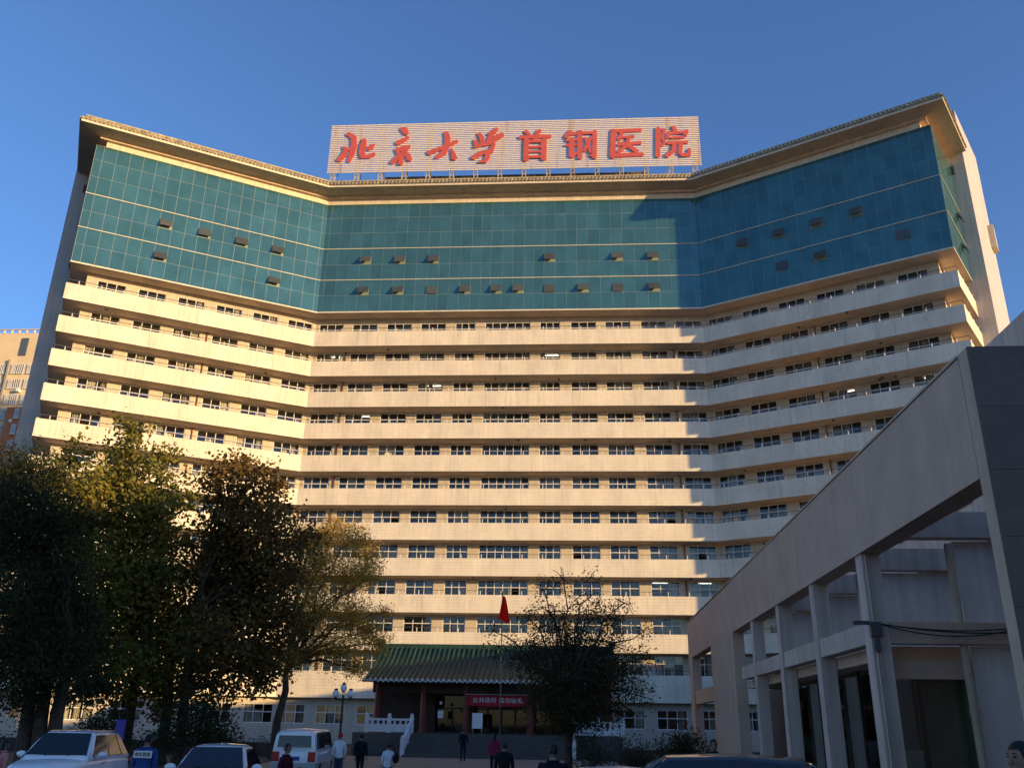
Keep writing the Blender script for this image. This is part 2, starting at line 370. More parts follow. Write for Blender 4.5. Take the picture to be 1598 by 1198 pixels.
# balconies: slab, parapet and soffit as one swept piece per storey
SB = 1.9
zb = [ZB1-FH*k for k in range(10)]
for k, z in enumerate(zb):
    d = HP
    sweep_obj('balcony', [(0, 0, z), (0, 0, z+d), (-.16, -.16, z+d), (-.16, -.16, z+.34), (-8, -3, z+.34), (-8, -3, z)],
              [0, 0, 0, 1, 2, 1], ['tile', 'plaster', 'room'], HSP)
ZP0, ZP1 = 4.1, 6.55
sweep_obj('podium_band', [(0, 0, ZP0), (0, 0, ZP1), (-.16, -.16, ZP1), (-.16, -.16, ZP0+.34), (-8, -3, ZP0+.34), (-8, -3, ZP0)], [0, 0, 0, 1, 2, 1], ['tile', 'plaster', 'room'], HSP)
# overhang under the glass block
sweep_obj('glass_block_soffit', [(-.02, -.02, ZG), (-8, -3, ZG), (-8, -3, ZG+.4), (-.02, -.02, ZG+.4)], [0, 0, 0, 0], ['plaster'], HSP)
sweep_obj('corridor_wall', [(-7.2, -3.1, 0), (-7.2, -3.1, ZG)], [0], ['room'], HSP, closed=False)

# windows per storey on the recessed wall
WINS = []
for c, wd in ((-20.3, 2.8), (-16.4, 2.85), (-12.42, 2.85), (-8.5, 2.85), (-4.82, 2.25), (0.02, 5.1), (4.78, 2.25), (8.55, 2.85), (12.4, 2.85), (16.4, 2.85), (20.3, 2.8)): WINS.append(('C', c, wd))
for c in (1.33, 5.25, 9.2, 13.2, 17.2, 21.2): WINS += [('L', c, 2.78), ('R', c, 2.8)]
rows = []                                             # sill z, head z, wall bottom, wall top
for k in range(10):
    top = ZG if k == 0 else zb[k-1]
    rows.append((zb[k]+1.2, top-(.62 if k == 0 else .1), zb[k]+.34, top))
rows.append((ZP1-.25, zb[9]-.1, ZP0+.34, zb[9]))
rows.append((1.75, 3.5, 0.0, ZP0))
def wall_with_openings(row, first, sb, e_end):
    z0, z1, zlo, zhi = row
    V, F, UV = [], [], []
    def quad(a, b, za, zb_, seg, d=-sb):
        i = len(V); V.extend([fp(seg, a, d, za), fp(seg, b, d, za), fp(seg, b, d, zb_), fp(seg, a, d, zb_)])
        F.append((i, i+1, i+2, i+3)); UV.append(((a, za), (b, za), (b, zb_), (a, zb_)))
    def reveal(seg, s0, s1):
        for a, b, za, zb_ in ((s0, s0, z0, z1), (s1, s1, z0, z1)):
            i = len(V); V.extend([fp(seg, a, -sb, z0), fp(seg, a, -sb-.22, z0), fp(seg, a, -sb-.22, z1), fp(seg, a, -sb, z1)])
            F.append((i, i+1, i+2, i+3)); UV.append(((0, z0), (.22, z0), (.22, z1), (0, z1)))
        for z in (z0, z1):
            i = len(V); V.extend([fp(seg, s0, -sb, z), fp(seg, s1, -sb, z), fp(seg, s1, -sb-.22, z), fp(seg, s0, -sb-.22, z)])
            F.append((i, i+1, i+2, i+3)); UV.append(((s0, 0), (s1, 0), (s1, .22), (s0, .22)))
    ex = sb*math.tan(TH/2)
    for seg, s0, s1 in (('C', -A-ex, A+ex), ('L', -ex, W+e_end), ('R', -ex, W+e_end)):
        cur = s0
        for sg, c, wd in sorted([x for x in WINS if x[0] == seg], key=lambda x: x[1]):
            a, b = c-wd/2, c+wd/2
            a = max(a, s0+.12)
            quad(cur, a, zlo, zhi, seg); quad(a, b, zlo, z0, seg); quad(a, b, z1, zhi, seg); reveal(seg, a, b); cur = b
        quad(cur, s1, zlo, zhi, seg)
        if seg != 'C':                                # return wall of the end loggia
            i = len(V); V.extend([fp(seg, s1, -sb, zlo), fp(seg, s1, -BACK, zlo), fp(seg, s1, -BACK, zhi), fp(seg, s1, -sb, zhi)])
            F.append((i, i+1, i+2, i+3)); UV.append(((0, zlo), (BACK-sb, zlo), (BACK-sb, zhi), (0, zhi)))
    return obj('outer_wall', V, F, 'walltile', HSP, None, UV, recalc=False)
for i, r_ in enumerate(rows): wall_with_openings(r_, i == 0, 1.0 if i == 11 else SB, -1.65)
# room partitions
pb = MB()
for seg, cs in (('C', [-18.35, -14.4, -10.45, -6.5, -3.2, 3.2, 6.5, 10.5, 14.4, 18.35]), ('L', [3.3, 7.2, 11.2, 15.2, 19.2, 23.3]), ('R', [3.3, 7.2, 11.2, 15.2, 19.2, 23.3])):
    for c in cs:
        a, b = fp(seg, c, -SB-.25, 0), fp(seg, c, -7.15, 0)
        for i, r_ in enumerate(rows[:11]):
            pb.bar((a.x, a.y, (r_[2]+r_[3])/2), (b.x, b.y, (r_[2]+r_[3])/2), .12, r_[3]-r_[2]-.02)
pb.build('room_partition', 'room', HSP).__setitem__('kind', 'stuff')

# window meshes (frame, pane, curtain), one per width and height
def frame_mesh(wd, h, n):
    b = MB(); t, dp = .068, .08; tz = h-.74
    b.box(-wd/2, wd/2, -dp/2, dp/2, 0, t).box(-wd/2, wd/2, -dp/2, dp/2, h-t, h)
    b.box(-wd/2, -wd/2+t, -dp/2+.002, dp/2-.002, t, h-t).box(wd/2-t, wd/2, -dp/2+.002, dp/2-.002, t, h-t)
    for i in range(1, n): x = -wd/2+wd*i/n; b.box(x-t/2, x+t/2, -dp/2+.004, dp/2-.004, t, h-t)
    b.box(-wd/2+t, wd/2-t, -dp/2-.006, dp/2-.01, tz-.04, tz+.04)
    o = b.build('window', 'frame'); me = o.data; bpy.data.objects.remove(o); return me
FM = {}; PM = {}
def pane_cells(wd, h, n):
    t = .055; tz = h-.74; c = []
    for i in range(n):
        a, b_ = -wd/2+wd*i/n+t*.6, -wd/2+wd*(i+1)/n-t*.6
        c.append((a, b_, t, tz-.04)); c.append((a, b_, tz+.04, h-t))
    return c
quad1 = obj('pane', [(-.5, 0, 0), (.5, 0, 0), (.5, 0, 1), (-.5, 0, 1)], [(0, 1, 2, 3)], 'pane', recalc=False)
quad_me = quad1.data; bpy.data.objects.remove(quad1)
cm = MB(); 
cv, cf = [], []
for i in range(13):
    x = -.5+i/12; y = .035*math.sin(i*math.pi/2+.6)+.02*math.sin(i*1.7); cv += [(x, y, 0), (x, y, 1)]
    if i: cf.append((2*i-2, 2*i, 2*i+1, 2*i-1))
co_ = obj('curtain', cv, cf, 'curtain', recalc=False, smooth=True); cur_me = co_.data; bpy.data.objects.remove(co_)
PV, PF = [], []
rw = random.Random(5)
for ri, r_ in enumerate(rows):
    z0, z1 = r_[0], r_[1]; h = z1-z0
    for seg, c, wd in WINS:
        if ri == 11 and seg == 'C' and abs(c) < 10: continue
        n = 3 if wd < 4 else 6
        key = (round(wd, 2), round(h, 2))
        if key not in FM: FM[key] = frame_mesh(wd, h, n)
        sb = 1.0 if ri == 11 else SB
        wo = inst('window', FM[key], HSP, fp(seg, c, -sb-.1, z0), frz(seg))
        single = seg == 'C' and 5 <= ri <= 9
        mw = Matrix.LocRotScale(fp(seg, c, -sb-.1, z0), Matrix.Rotation(frz(seg), 3, 'Z'), None)
        for ci, (a, b_, za, zb_) in enumerate(pane_cells(wd, h, n)):
            ty = rw.gauss(0, .006); tx = rw.gauss(0, .006); off = .014 if (ci//2) % 2 else -.012
            if rw.random() < .05 and ci % 2 == 0: continue                     # a sash slid open
            if single:
                p = inst('pane', quad_me, wo, ((a+b_)/2, off, za), ty, (b_-a, 1, zb_-za), tx)
            else:
                m_ = mw @ Matrix.LocRotScale(Vector(((a+b_)/2, off, za)), Matrix.Rotation(ty, 3, 'Z') @ Matrix.Rotation(tx, 3, 'X'), Vector((b_-a, 1, zb_-za)))
                i = len(PV); PV += [m_ @ Vector(q) for q in ((-.5, 0, 0), (.5, 0, 0), (.5, 0, 1), (-.5, 0, 1))]; PF.append((i, i+1, i+2, i+3))
        for i in range(n):
            if rw.random() < (.58 if ri > 0 else .25):
                cw = wd/n*(rw.uniform(.45, 1.0)); hh = h-.1 if rw.random() < .6 else h*.66
                inst('curtain', cur_me, wo, (-wd/2+wd*(i+.5)/n+rw.uniform(-.1, .1), .2, .04), 0, (cw, 1, hh))
obj('window_glazing', PV, PF, 'pane', HSP, recalc=False)['kind'] = 'stuff'
# fluorescent tubes seen through windows
for seg, s, ri in (('C', -16.3, 0), ('C', -19.5, 1), ('C', -15.4, 3), ('C', 16.3, 0), ('C', 20.2, 0), ('R', 1.6, 0), ('R', 17.3, 0), ('R', 21.4, 3), ('R', 13.4, 3), ('C', 20.4, 8), ('C', 16.0, 8), ('C', 5.0, 1), ('C', -8.2, 2)):
    z = rows[ri][3]-.12
    b = MB(); p0, p1 = fp(seg, s-.75, -SB-1.1, z), fp(seg, s+.75, -SB-1.1, z); b.bar(p0, p1, .09, .045); b.build('ceiling_lamp', 'lamp', HSP)

# railings
for k in range(11):
    z = (zb[k]+HP) if k < 10 else ZP1
    b = MB(); P = [Vector((p.x, p.y, z+.42)) for p in plan(-.08, -.08, BACK)]
    for i in range(5): b.bar(P[i], P[i+1], .045, .045)
    for i in range(5):
        n = max(2, int((P[i+1]-P[i]).length/2.0))
        for j in range(n):
            q = P[i].lerp(P[i+1], (j+.5)/n); b.box(q.x-.035, q.x+.035, q.y-.035, q.y+.035, z, z+.40, 1)
    b.build('balcony_railing', ['rail', 'railpost'], HSP)
# drain pipes on the recessed wall
for seg, s in (('C', -18.3), ('C', 18.5), ('L', 11.1), ('R', 11.3)):
    p = fp(seg, s, -SB+.09, 0); b = MB(); b.tube([(p.x, p.y, 6), (p.x, p.y, 41)], .07, 6); b.build('drain_pipe', 'pipe', HSP, smooth=True)
# loose fittings: boxes and lamps under the soffits
rf = random.Random(3)
b = MB()
for k in range(9):
    for q in range(5):
        seg = rf.choice('LCCR'); s = rf.uniform(-A, A) if seg == 'C' else rf.uniform(1, W-2)
        p = fp(seg, s, -rf.uniform(.15, 1.4), zb[k]-.06); b.box(p.x-.1, p.x+.1, p.y-.1, p.y+.1, zb[k]-.12, zb[k]-.01)
b.build('soffit_fitting', 'rail', HSP)['kind'] = 'stuff'

# ------------------------------------------------------------------ glass block
ZR = [ZG, 47.2, 49.15, 51.15, 53.22, 55.35, 57.4, ZT]
CW = empty('curtain_wall', (0, 0, 0), parent=HSP)
sweep_obj('mullion_grid', [(.03, .03, ZG), (.03, .03, ZT)], [0], ['mullion'], CW, closed=False)
def cols_centre():
    x = [.6]
    for c, nx in ((1.25, 4.8), (4.8, 8.55), (8.55, 12.45), (12.45, 16.45)):
        x.append(c+.65); x.append((c+nx)/2); x.append(nx-.65)
    x += [17.1, 18.4, 19.7, 21.0, A]
    x = sorted(x); return [-q for q in x[::-1]]+x
cols = {'C': cols_centre(), 'L': [0, .5]+[.5+1.333*i for i in range(1, 19)]+[W], 'R': [0, .5]+[.5+1.333*i for i in range(1, 19)]+[W]}
ub = MB(); ub.box(-.5, .5, -1, 0, 0, 1); uo = ub.build('glass_panel', 'teal'); panel_me = uo.data; bpy.data.objects.remove(uo)
VENT = {('C', 3): [-16.45, -12.45, -8.6, 4.8, 12.45, 16.45], ('C', 1): [-16.45, -12.45, -8.6, -4.8, -1.25, 1.25, 4.8, 8.5, 12.45, 16.45],
        ('L', 3): [5.17, 9.17, 13.17, 17.17], ('L', 1): [5.17, 17.17], ('R', 3): [5.17, 9.17, 13.17, 17.17], ('R', 1): [13.17, 9.17, 21.17]}
FLUSH = {('C', 1): [-8.6, 4.8, 12.45], ('R', 1): [9.17, 21.17], ('L', 1): []}
gv, gf = [], []
def box_pts(mw): return [mw @ Vector(q) for q in [(x, y, z) for z in (0, 1) for y in (-1, 0) for x in (-.5, .5)]]
BF = [(0, 2, 3, 1), (4, 5, 7, 6), (0, 1, 5, 4), (2, 6, 7, 3), (0, 4, 6, 2), (1, 3, 7, 5)]
rp = random.Random(9); cnt = 0
sash_b = MB(); sash_b.box(-.62, .62, -.05, 0, -1.0, 0); so_ = sash_b.build('awning_sash', 'sash'); sash_me = so_.data; bpy.data.objects.remove(so_)
def panels(seg, xs, get, rz):
    global cnt
    for ri in range(7):
        for i in range(len(xs)-1):
            a, b_ = xs[i], xs[i+1]; c = (a+b_)/2; wd = abs(b_-a)-.038
            if wd < .1: continue
            z0, z1 = ZR[ri]+.018, ZR[ri+1]-.018
            if seg == 'C' and ri in (5, 6) and i % 3 == 1: z0 = ZR[ri]-.0+.03
            top = z1
            vent = None
            for v in VENT.get((seg, ri), []):
                if abs(v-c) < .55: vent = v
            loc = get(c, .012, z0)
            lo = z0
            if vent is not None:
                lo = z0+1.05
                fl = vent in FLUSH.get((seg, ri), [])
                ang = R(4) if fl else R(rp.uniform(20, 30))
                o = inst('awning_sash', sash_me, CW, get(c, .05, z0+1.03), rz, (wd/1.24, 1, 1), -ang)
                loc = get(c, .012, lo)
            tx, tz = rp.gauss(0, .0015), rp.gauss(0, .0022)
            big = seg in 'CL' and cnt < 300
            if big:
                inst('glass_panel', panel_me, CW, loc, rz+tz, (wd, .03, top-lo), tx); cnt += 1
            else:
                mw = Matrix.LocRotScale(loc, Matrix.Rotation(rz+tz, 3, 'Z') @ Matrix.Rotation(tx, 3, 'X'), Vector((wd, .03, top-lo)))
                i0 = len(gv); gv.extend(box_pts(mw)); gf.extend([tuple(q+i0 for q in f) for f in BF])
for seg in 'CLR': panels(seg, cols[seg], lambda s, d, z, seg=seg: fp(seg, s, d, z), frz(seg))
for E_, D_, N_, rz, fl_ in ((EL, DL, NL, -math.pi/2+TH, 0), (ER, DR, NR, math.pi/2-TH-FLARE, FLARE)):
    def get(s, d, z, E_=E_, D_=D_, N_=N_, fl_=fl_): p = E_-N_*s+D_*(d+s*fl_); return Vector((p.x, p.y, z))
    panels('E', [BACK*i/6 for i in range(7)], get, rz)
    for s, ri in ((6.9, 3), (6.2, 1)):
        inst('awning_sash', sash_me, CW, get(s, .06, ZR[ri]+1.03), rz, (1, 1, 1), -R(24))
obj('curtain_glazing', gv, gf, 'teal', CW, recalc=False)['kind'] = 'stuff'
for z in (ZR[2], ZR[4]):
    for i in range(5):
        P = plan(.07, .07); b = MB(); b.bar((P[i].x, P[i].y, z), (P[i+1].x, P[i+1].y, z), .08, .08); b.build('transom', 'transom', CW)
sweep_obj('base_trim', [(.06, .06, ZG-.1), (.06, .06, ZG+.06), (-.03, -.03, ZG+.06), (-.03, -.03, ZG-.1)], [0]*4, ['transom'], CW)

# ------------------------------------------------------------------ cornice, eaves and roof
OV = 2.2; EO = 1.8
sweep_obj('cornice', [(.02, .02, ZT), (.02, -.9, ZT+.02), (.06, -.9, ZT+.62), (.45, -.2, ZT+.64), (.45, -.2, ZT+.86), (.62, .3, ZT+.9), (OV, EO, ZT+1.02), (OV, EO, ZT+1.3), (OV-.35, EO-.35, ZT+1.3), (-2.2, -2, ZT+1.3), (-2.2, -2, ZT)],
          [1, 0, 1, 1, 1, 1, 0, 1, 1, 1, 1], ['cream', 'cornice'], HSP, back=BACK)
ROOFP = [(OV+.06, EO+.06, ZT+1.31), (OV+.06, EO+.06, ZT+1.40), (.6, EO-.35, ZT+2.75), (.2, EO-.75, ZT+2.8), (.2, EO-.75, ZT+1.32)]
roof = sweep_obj('roof', ROOFP, [0]*5, ['tilegold'], HSP)
# tile ribs up the slope with round ends at the eave
b = MB()
Pl, Pu = plan(OV+.12, EO+.12), plan(.6, EO-.35)
for i in range(5):
    L_ = (Pl[i+1]-Pl[i]).length; n = int(L_/.42)
    for j in range(n):
        t = (j+.5)/n; a = Pl[i].lerp(Pl[i+1], t); 
        nrm = [DL, NL, NC, NR, DR][i]
        k = -(OV-.5+.12) if i in (1, 2, 3) else -(EO-.3+.12)
        c = Pu[i].lerp(Pu[i+1], t)
        z0, z1 = ZT+1.42, ZT+2.8
        b.bar((a.x, a.y, z0), (c.x, c.y, z1), .17, .12)
        b.box(-.085, .085, -.05, .05, -.1, .1, T=Matrix.Translation((a.x, a.y, z0-.03)) @ Matrix.Rotation(math.atan2(nrm.y, nrm.x)+math.pi/2, 4, 'Z'))
b.build('roof_tile', 'tilegold', HSP)['kind'] = 'stuff'
# ridge bar along the top of the tile strip
sweep_obj('roof_ridge', [(.72, EO-.25, ZT+2.76), (.72, EO-.25, ZT+2.93), (.4, EO-.55, ZT+2.93), (.4, EO-.55, ZT+2.76)], [0]*4, ['tilegold'], HSP)
sweep_obj('flat_roof', [(.2, 0, ZT+1.34), (-14, -2, ZT+1.34)], [0], ['plaster'], HSP, closed=False, back=16)
sweep_obj('rear_wall', [(-14, -2.2, 0), (-14, -2.2, ZT+1.3)], [0], ['room'], HSP, closed=False, back=16)
for x, y, Yp in ((172, 186, -7.5), (1430, 155, -8.5)):
    p = at(x, y, Yp); b = MB(); b.ell((0, 0, .2), (.28, .2, .3), 8, 6).ell((.1, 0, .55), (.14, .12, .16), 8, 5).box(-.12, .12, -.1, .1, -.7, .1)
    o = b.build('roof_ornament', 'tilegreen', HSP); o.location = (p.x, p.y, ZT+3.05)
# stair towers at the ends
for E_, D_, N_, nm in ((EL, DL, NL, 0), (ER, DR, NR, 1)):
    a0 = E_-N_*BACK-D_*2.2; s = 4.2; dep = 11.0
    q = [a0, a0+D_*s, a0+D_*(s+0.8*nm)-N_*dep, a0-N_*dep]
    V = []; F = []; UV = []; H1 = ZT+6.6
    for i in range(4):
        p0, p1 = q[i], q[(i+1) % 4]; L_ = (p1-p0).length; k = len(V)
        V += [(p0.x, p0.y, 0), (p1.x, p1.y, 0), (p1.x, p1.y, H1), (p0.x, p0.y, H1)]; F.append((k, k+1, k+2, k+3)); UV.append(((0, 0), (L_, 0), (L_, H1), (0, H1)))
    k = len(V); V += [(p.x, p.y, H1) for p in q]; F.append((k, k+1, k+2, k+3)); UV.append(((0, 0), (1, 0), (1, 1), (0, 1)))
    tw = obj('stair_tower', V, F, 'stairtile', HSP, None, UV, recalc=False)
    b = MB(); c = a0+D_*(2.2+.45)+N_*.02; T = Matrix.Translation((c.x, c.y, ZT-1.4)) @ Matrix.Rotation(math.atan2(D_.y, D_.x), 4, 'Z')
    b.box(-.45, .45, -.25, .25, 0, .9, T=T); b.build('vent_box', 'rail', tw)
    if nm == 0: continue
    b = MB(); c = a0+D_*(s+.85)-N_*9.3; T = Matrix.Translation((c.x, c.y, 52.5)) @ Matrix.Rotation(math.atan2(D_.y, D_.x), 4, 'Z')
    b.box(-.35, .35, -.9, .9, 0, 2.8, T=T); b.build('service_duct', 'cream', tw)
# penthouse behind the sign
b = MB(); b.box(-16.6, 17.2, 6.5, 14, ZT+1.3, 67.5); b.build('penthouse', 'penthouse', HSP)
b = MB(); b.box(-1.5, 9.5, 3.4, 4.2, ZT+1.3, 63.6); b.build('roof_parapet', 'tilegreen', HSP)

# ------------------------------------------------------------------ rooftop sign
SY = 2.0
SGN = empty('rooftop_sign', (0, SY, ZT+1.3)); tag(SGN, 'long rooftop sign of pale slats carrying large red characters', 'sign')
sx0, sx1, sz0, sz1 = -22.8, 23.05, 65.15, 72.35
OFF = Vector((0, -SY, -(ZT+1.34)))
NS = 26
smb = MB(); smb.box(-.5, .5, -.03, .03, -.08, .08); so_ = smb.build('slat', 'signslat'); slat_me = so_.data; bpy.data.objects.remove(so_)
for i in range(NS):
    z = sz0+(sz1-sz0)*(i+.5)/NS
    inst('slat', slat_me, SGN, Vector(((sx0+sx1)/2, SY, z))+OFF, 0, (sx1-sx0, 1, 1))
for i in range(16):
    x = sx0+.7+(sx1-sx0-1.4)*i/15
    b = MB()
    for dx in (-.22, .22):
        for dy in (.1, .5): b.bar((x+dx, SY+dy, ZT+1.34), (x+dx, SY+dy, sz1-.1), .07)
    n = 22; zz = [ZT+1.4+(sz1-ZT-1.6)*j/n for j in range(n+1)]
    for j in range(n):
        s = 1 if j % 2 else -1
        b.bar((x-.22*s, SY+.1, zz[j]), (x+.22*s, SY+.1, zz[j+1]), .045); b.bar((x+.22*s, SY+.1, zz[j]), (x+.22*s, SY+.5, zz[j+1]), .04)
    b.bar((x, SY+.5, sz1-1.5), (x, SY+4.2, ZT+1.4), .1)
    o = b.build('post', 'truss', SGN); o.location = OFF
# characters
def stroke_poly(b, pts, wds, y0, y1):
    """one brush stroke: centre line in x,z with a width at each point"""
    pts = [Vector(p) for p in pts]; Lp, Rp = [], []
    for i, p in enumerate(pts):
        d = (pts[min(i+1, len(pts)-1)]-pts[max(i-1, 0)]).normalized(); n = Vector((-d.y, d.x)); w_ = wds[i]/2
        Lp.append(p+n*w_); Rp.append(p-n*w_)
    d0 = (pts[0]-pts[1]).normalized()*wds[0]*.3; d1 = (pts[-1]-pts[-2]).normalized()*wds[-1]*.3
    poly = Lp+[pts[-1]+d1]+Rp[::-1]+[pts[0]+d0]
    b.prism([(q.x, q.y) for q in poly], y0, y1)
LY = SY-.12
def cp(x, y): p = at(500+x*300/1598, 170+y*300/1598, LY); return (p.x, p.z)
def cp2(x, y): p = at(800+x*300/1598, 170+y*300/1598, LY); return (p.x, p.z)
U = 300/1598/13.0                                   # crop pixels to metres, about
BRUSH = {
 'bei': [([(228, 208), (278, 236), (280, 300), (262, 380), (235, 440)], [34, 46, 48, 44, 22]), ([(192, 318), (214, 336), (200, 380), (150, 432)], [22, 42, 48, 34]), ([(196, 352), (244, 334)], [20, 26]),
         ([(368, 252), (358, 300), (348, 350), (352, 405)], [28, 52, 50, 40]), ([(345, 400), (400, 398), (452, 374)], [34, 36, 26]), ([(448, 296), (424, 318), (394, 340)], [20, 44, 22])],
 'jing': [([(676, 160), (700, 176), (718, 208)], [28, 56, 34]), ([(730, 238), (690, 262), (636, 290)], [26, 36, 42]), ([(742, 312), (690, 326), (632, 346)], [30, 40, 38]), ([(640, 340), (650, 374), (700, 384), (722, 330)], [34, 30, 30, 28]),
          ([(690, 330), (676, 400), (668, 458)], [24, 34, 30]), ([(672, 380), (640, 410), (592, 452)], [28, 40, 30]), ([(704, 362), (728, 386), (744, 426)], [18, 42, 40]), ([(664, 428), (668, 460)], [30, 40])],
 'da': [([(1046, 196), (1058, 240), (1056, 300), (1024, 368), (962, 410)], [36, 46, 46, 44, 26]), ([(898, 368), (980, 336), (1060, 306), (1140, 266)], [42, 34, 34, 26]), ([(1088, 330), (1104, 368), (1116, 414)], [12, 30, 46])],
 'xue': [([(1284, 262), (1300, 300)], [26, 34]), ([(1320, 204), (1342, 240), (1348, 288)], [24, 40, 26]), ([(1468, 164), (1440, 196), (1396, 214)], [28, 40, 28]), ([(1436, 196), (1404, 254), (1390, 284)], [30, 34, 24]),
         ([(1518, 212), (1470, 236), (1400, 286), (1276, 318)], [36, 46, 40, 20]), ([(1446, 286), (1420, 352), (1340, 366), (1264, 412)], [24, 40, 40, 34]), ([(1390, 352), (1388, 404), (1370, 436), (1322, 442)], [34, 38, 32, 18])]}
for nm, sts in BRUSH.items():
    b = MB()
    for i, (pts, wd) in enumerate(sts):
        stroke_poly(b, [cp(*p) for p in pts], [q*U*1.12 for q in wd], LY-.09-.004*i, LY+.06)
    o = b.build('red_character', 'redletter', SGN); o.location = OFF
def glyph_mesh(txt, offset, extrude):
    cu = bpy.data.curves.new('glyph', 'FONT'); cu.body = txt; cu.offset = offset; cu.extrude = extrude; cu.resolution_u = 3
    ob = bpy.data.objects.new('glyph', cu); COL.objects.link(ob); bpy.context.view_layer.update()
    me = bpy.data.meshes.new_from_object(ob.evaluated_get(bpy.context.evaluated_depsgraph_get()))
    bpy.data.objects.remove(ob); return me
def fit_glyph(txt, x0, x1, z0, z1, y, depth, m, parent, name, offset=.0):
    me = glyph_mesh(txt, offset, .05)
    co = np.zeros(len(me.vertices)*3); me.vertices.foreach_get('co', co); co = co.reshape(-1, 3)
    mn, mx = co.min(0), co.max(0)
    n = np.empty_like(co)
    n[:, 0] = x0+(co[:, 0]-mn[0])/(mx[0]-mn[0])*(x1-x0)
    n[:, 2] = z0+(co[:, 1]-mn[1])/(mx[1]-mn[1])*(z1-z0)
    n[:, 1] = y-(co[:, 2]-mn[2])/(mx[2]-mn[2])*depth
    me.vertices.foreach_set('co', n.ravel()); me.materials.clear(); me.materials.append(M[m]); me.update()
    o = bpy.data.objects.new(name, me); COL.objects.link(o); o.parent = parent; return o
BLOCK = {
 'shou': [([(108, 186), (140, 218)], 32), ([(228, 178), (196, 218)], 36), ([(58, 238), (316, 228)], 34), ([(192, 232), (182, 266)], 36), ([(114, 256), (112, 428)], 44), ([(260, 256), (258, 422)], 48), ([(112, 272), (258, 270)], 28), ([(140, 318), (236, 316)], 22), ([(140, 358), (236, 356)], 22), ([(114, 400), (258, 398)], 26)],
 'gang': [([(486, 186), (440, 238)], 38), ([(468, 214), (534, 206)], 28), ([(446, 262), (534, 256)], 28), ([(440, 304), (528, 300)], 26), ([(490, 252), (488, 398)], 42), ([(486, 402), (534, 366)], 26), ([(560, 186), (558, 412)], 42), ([(558, 202), (684, 198)], 30), ([(682, 186), (680, 408)], 38), ([(682, 400), (646, 384)], 24), ([(602, 240), (648, 366)], 24), ([(652, 238), (592, 356)], 26)],
 'yi': [([(838, 176), (830, 402)], 46), ([(828, 186), (1064, 176)], 38), ([(826, 388), (1082, 378)], 40), ([(908, 204), (880, 258)], 34), ([(896, 238), (1008, 230)], 26), ([(872, 298), (1064, 282)], 34), ([(966, 240), (948, 304), (876, 362)], 32), ([(952, 300), (1036, 358)], 38)],
 'yuan': [([(1208, 160), (1206, 396)], 42), ([(1206, 178), (1262, 172), (1236, 234), (1268, 284), (1234, 304)], 30), ([(1336, 148), (1352, 186)], 36), ([(1290, 206), (1446, 192)], 32), ([(1298, 196), (1288, 244)], 32), ([(1450, 182), (1432, 218)], 32), ([(1318, 242), (1424, 236)], 26), ([(1288, 286), (1452, 276)], 30), ([(1346, 288), (1336, 350), (1276, 394)], 36), ([(1396, 286), (1392, 372), (1410, 386), (1474, 378)], 36), ([(1470, 386), (1468, 334)], 24)]}
for nm, sts in BLOCK.items():
    b = MB()
    for i, (pts, wd) in enumerate(sts):
        stroke_poly(b, [cp2(*p) for p in pts], [wd*U]*len(pts), LY-.09-.004*i, LY+.06)
    o = b.build('red_character', 'redletter', SGN); o.location = OFF

# ------------------------------------------------------------------ entrance porch, steps, balustrades
PX0, PX1, ZL = -7.7, 10.0, 1.37
b = MB(); ns = 9
for i in range(ns):
    b.box(-3.9+.0*i, 6.9, -28.7+.36*i, -17.0, (ZL/ns)*i+(0.001 if i else -.01), (ZL/ns)*(i+1))
tag(b.build('entrance_steps', 'stone'), 'wide grey stone steps up to the hospital entrance', kind='structure')
b = MB(); b.box(PX0-.2, -3.92, -25.6, -17, -.01, ZL-.003).box(6.92, PX1+.2, -25.6, -17, -.01, ZL-.003)
tag(b.build('entrance_terrace', 'stone'), 'stone terrace beside the entrance steps', kind='structure')
PO = empty('entrance_porch', ((PX0+PX1)/2, -21, ZL)); tag(PO, 'entrance porch with green tiled roof and dark red columns', 'porch')
pO = Vector((-(PX0+PX1)/2, 21, -ZL))
def pp(o): o.location = pO; return o
prof = [(-24.7, 4.78), (-23.4, 5.15), (-22.0, 5.68), (-20.5, 6.45), (-19.3, 7.28)]
V, F = [], []
for (y, z) in prof+[(-18.9, 7.3), (-17, 6.2), (-14.5, 5.1)]: V += [(PX0, y, z), (PX1, y, z)]
F = [(2*i, 2*i+1, 2*i+3, 2*i+2) for i in range(len(V)//2-1)]
n0 = len(V); V += [(v[0], v[1], v[2]-.16) for v in V]
F += [tuple(q+n0 for q in f)[::-1] for f in F]+[(0, 1, n0+1, n0)]
rfp = pp(obj('roof', V, F, 'tilegreen', PO))
b = MB(); n = 48
for i in range(n):
    x = PX0+.2+(PX1-PX0-.4)*i/(n-1)
    b.tube([(x, y, z+.03) for y, z in prof], .085, 6)
b.build('roof_tile', 'tilegreen', rfp)['kind'] = 'stuff'
b = MB()
for i in range(n):
    x = PX0+.2+(PX1-PX0-.4)*i/(n-1); b.tube([(x, -24.83, 4.79), (x, -24.7, 4.80)], .10, 8)
    if i < n-1: x2 = x+.19; b.prism([(x2-.1, 4.74), (x2+.1, 4.74), (x2, 4.6)], -24.80, -24.72)
b.build('eave_tile', 'marble', rfp)['kind'] = 'stuff'
b = MB(); b.box(PX0-.05, PX1+.05, -19.35, -18.85, 7.2, 7.62).box(PX0-.2, PX0+.3, -19.4, -18.8, 7.62, 7.95).box(PX1-.3, PX1+.2, -19.4, -18.8, 7.62, 7.95); b.build('ridge', 'tilegreen', rfp)
cxs = [-6.9, -3.6, -.55, 3.95, 7.0, 9.4]
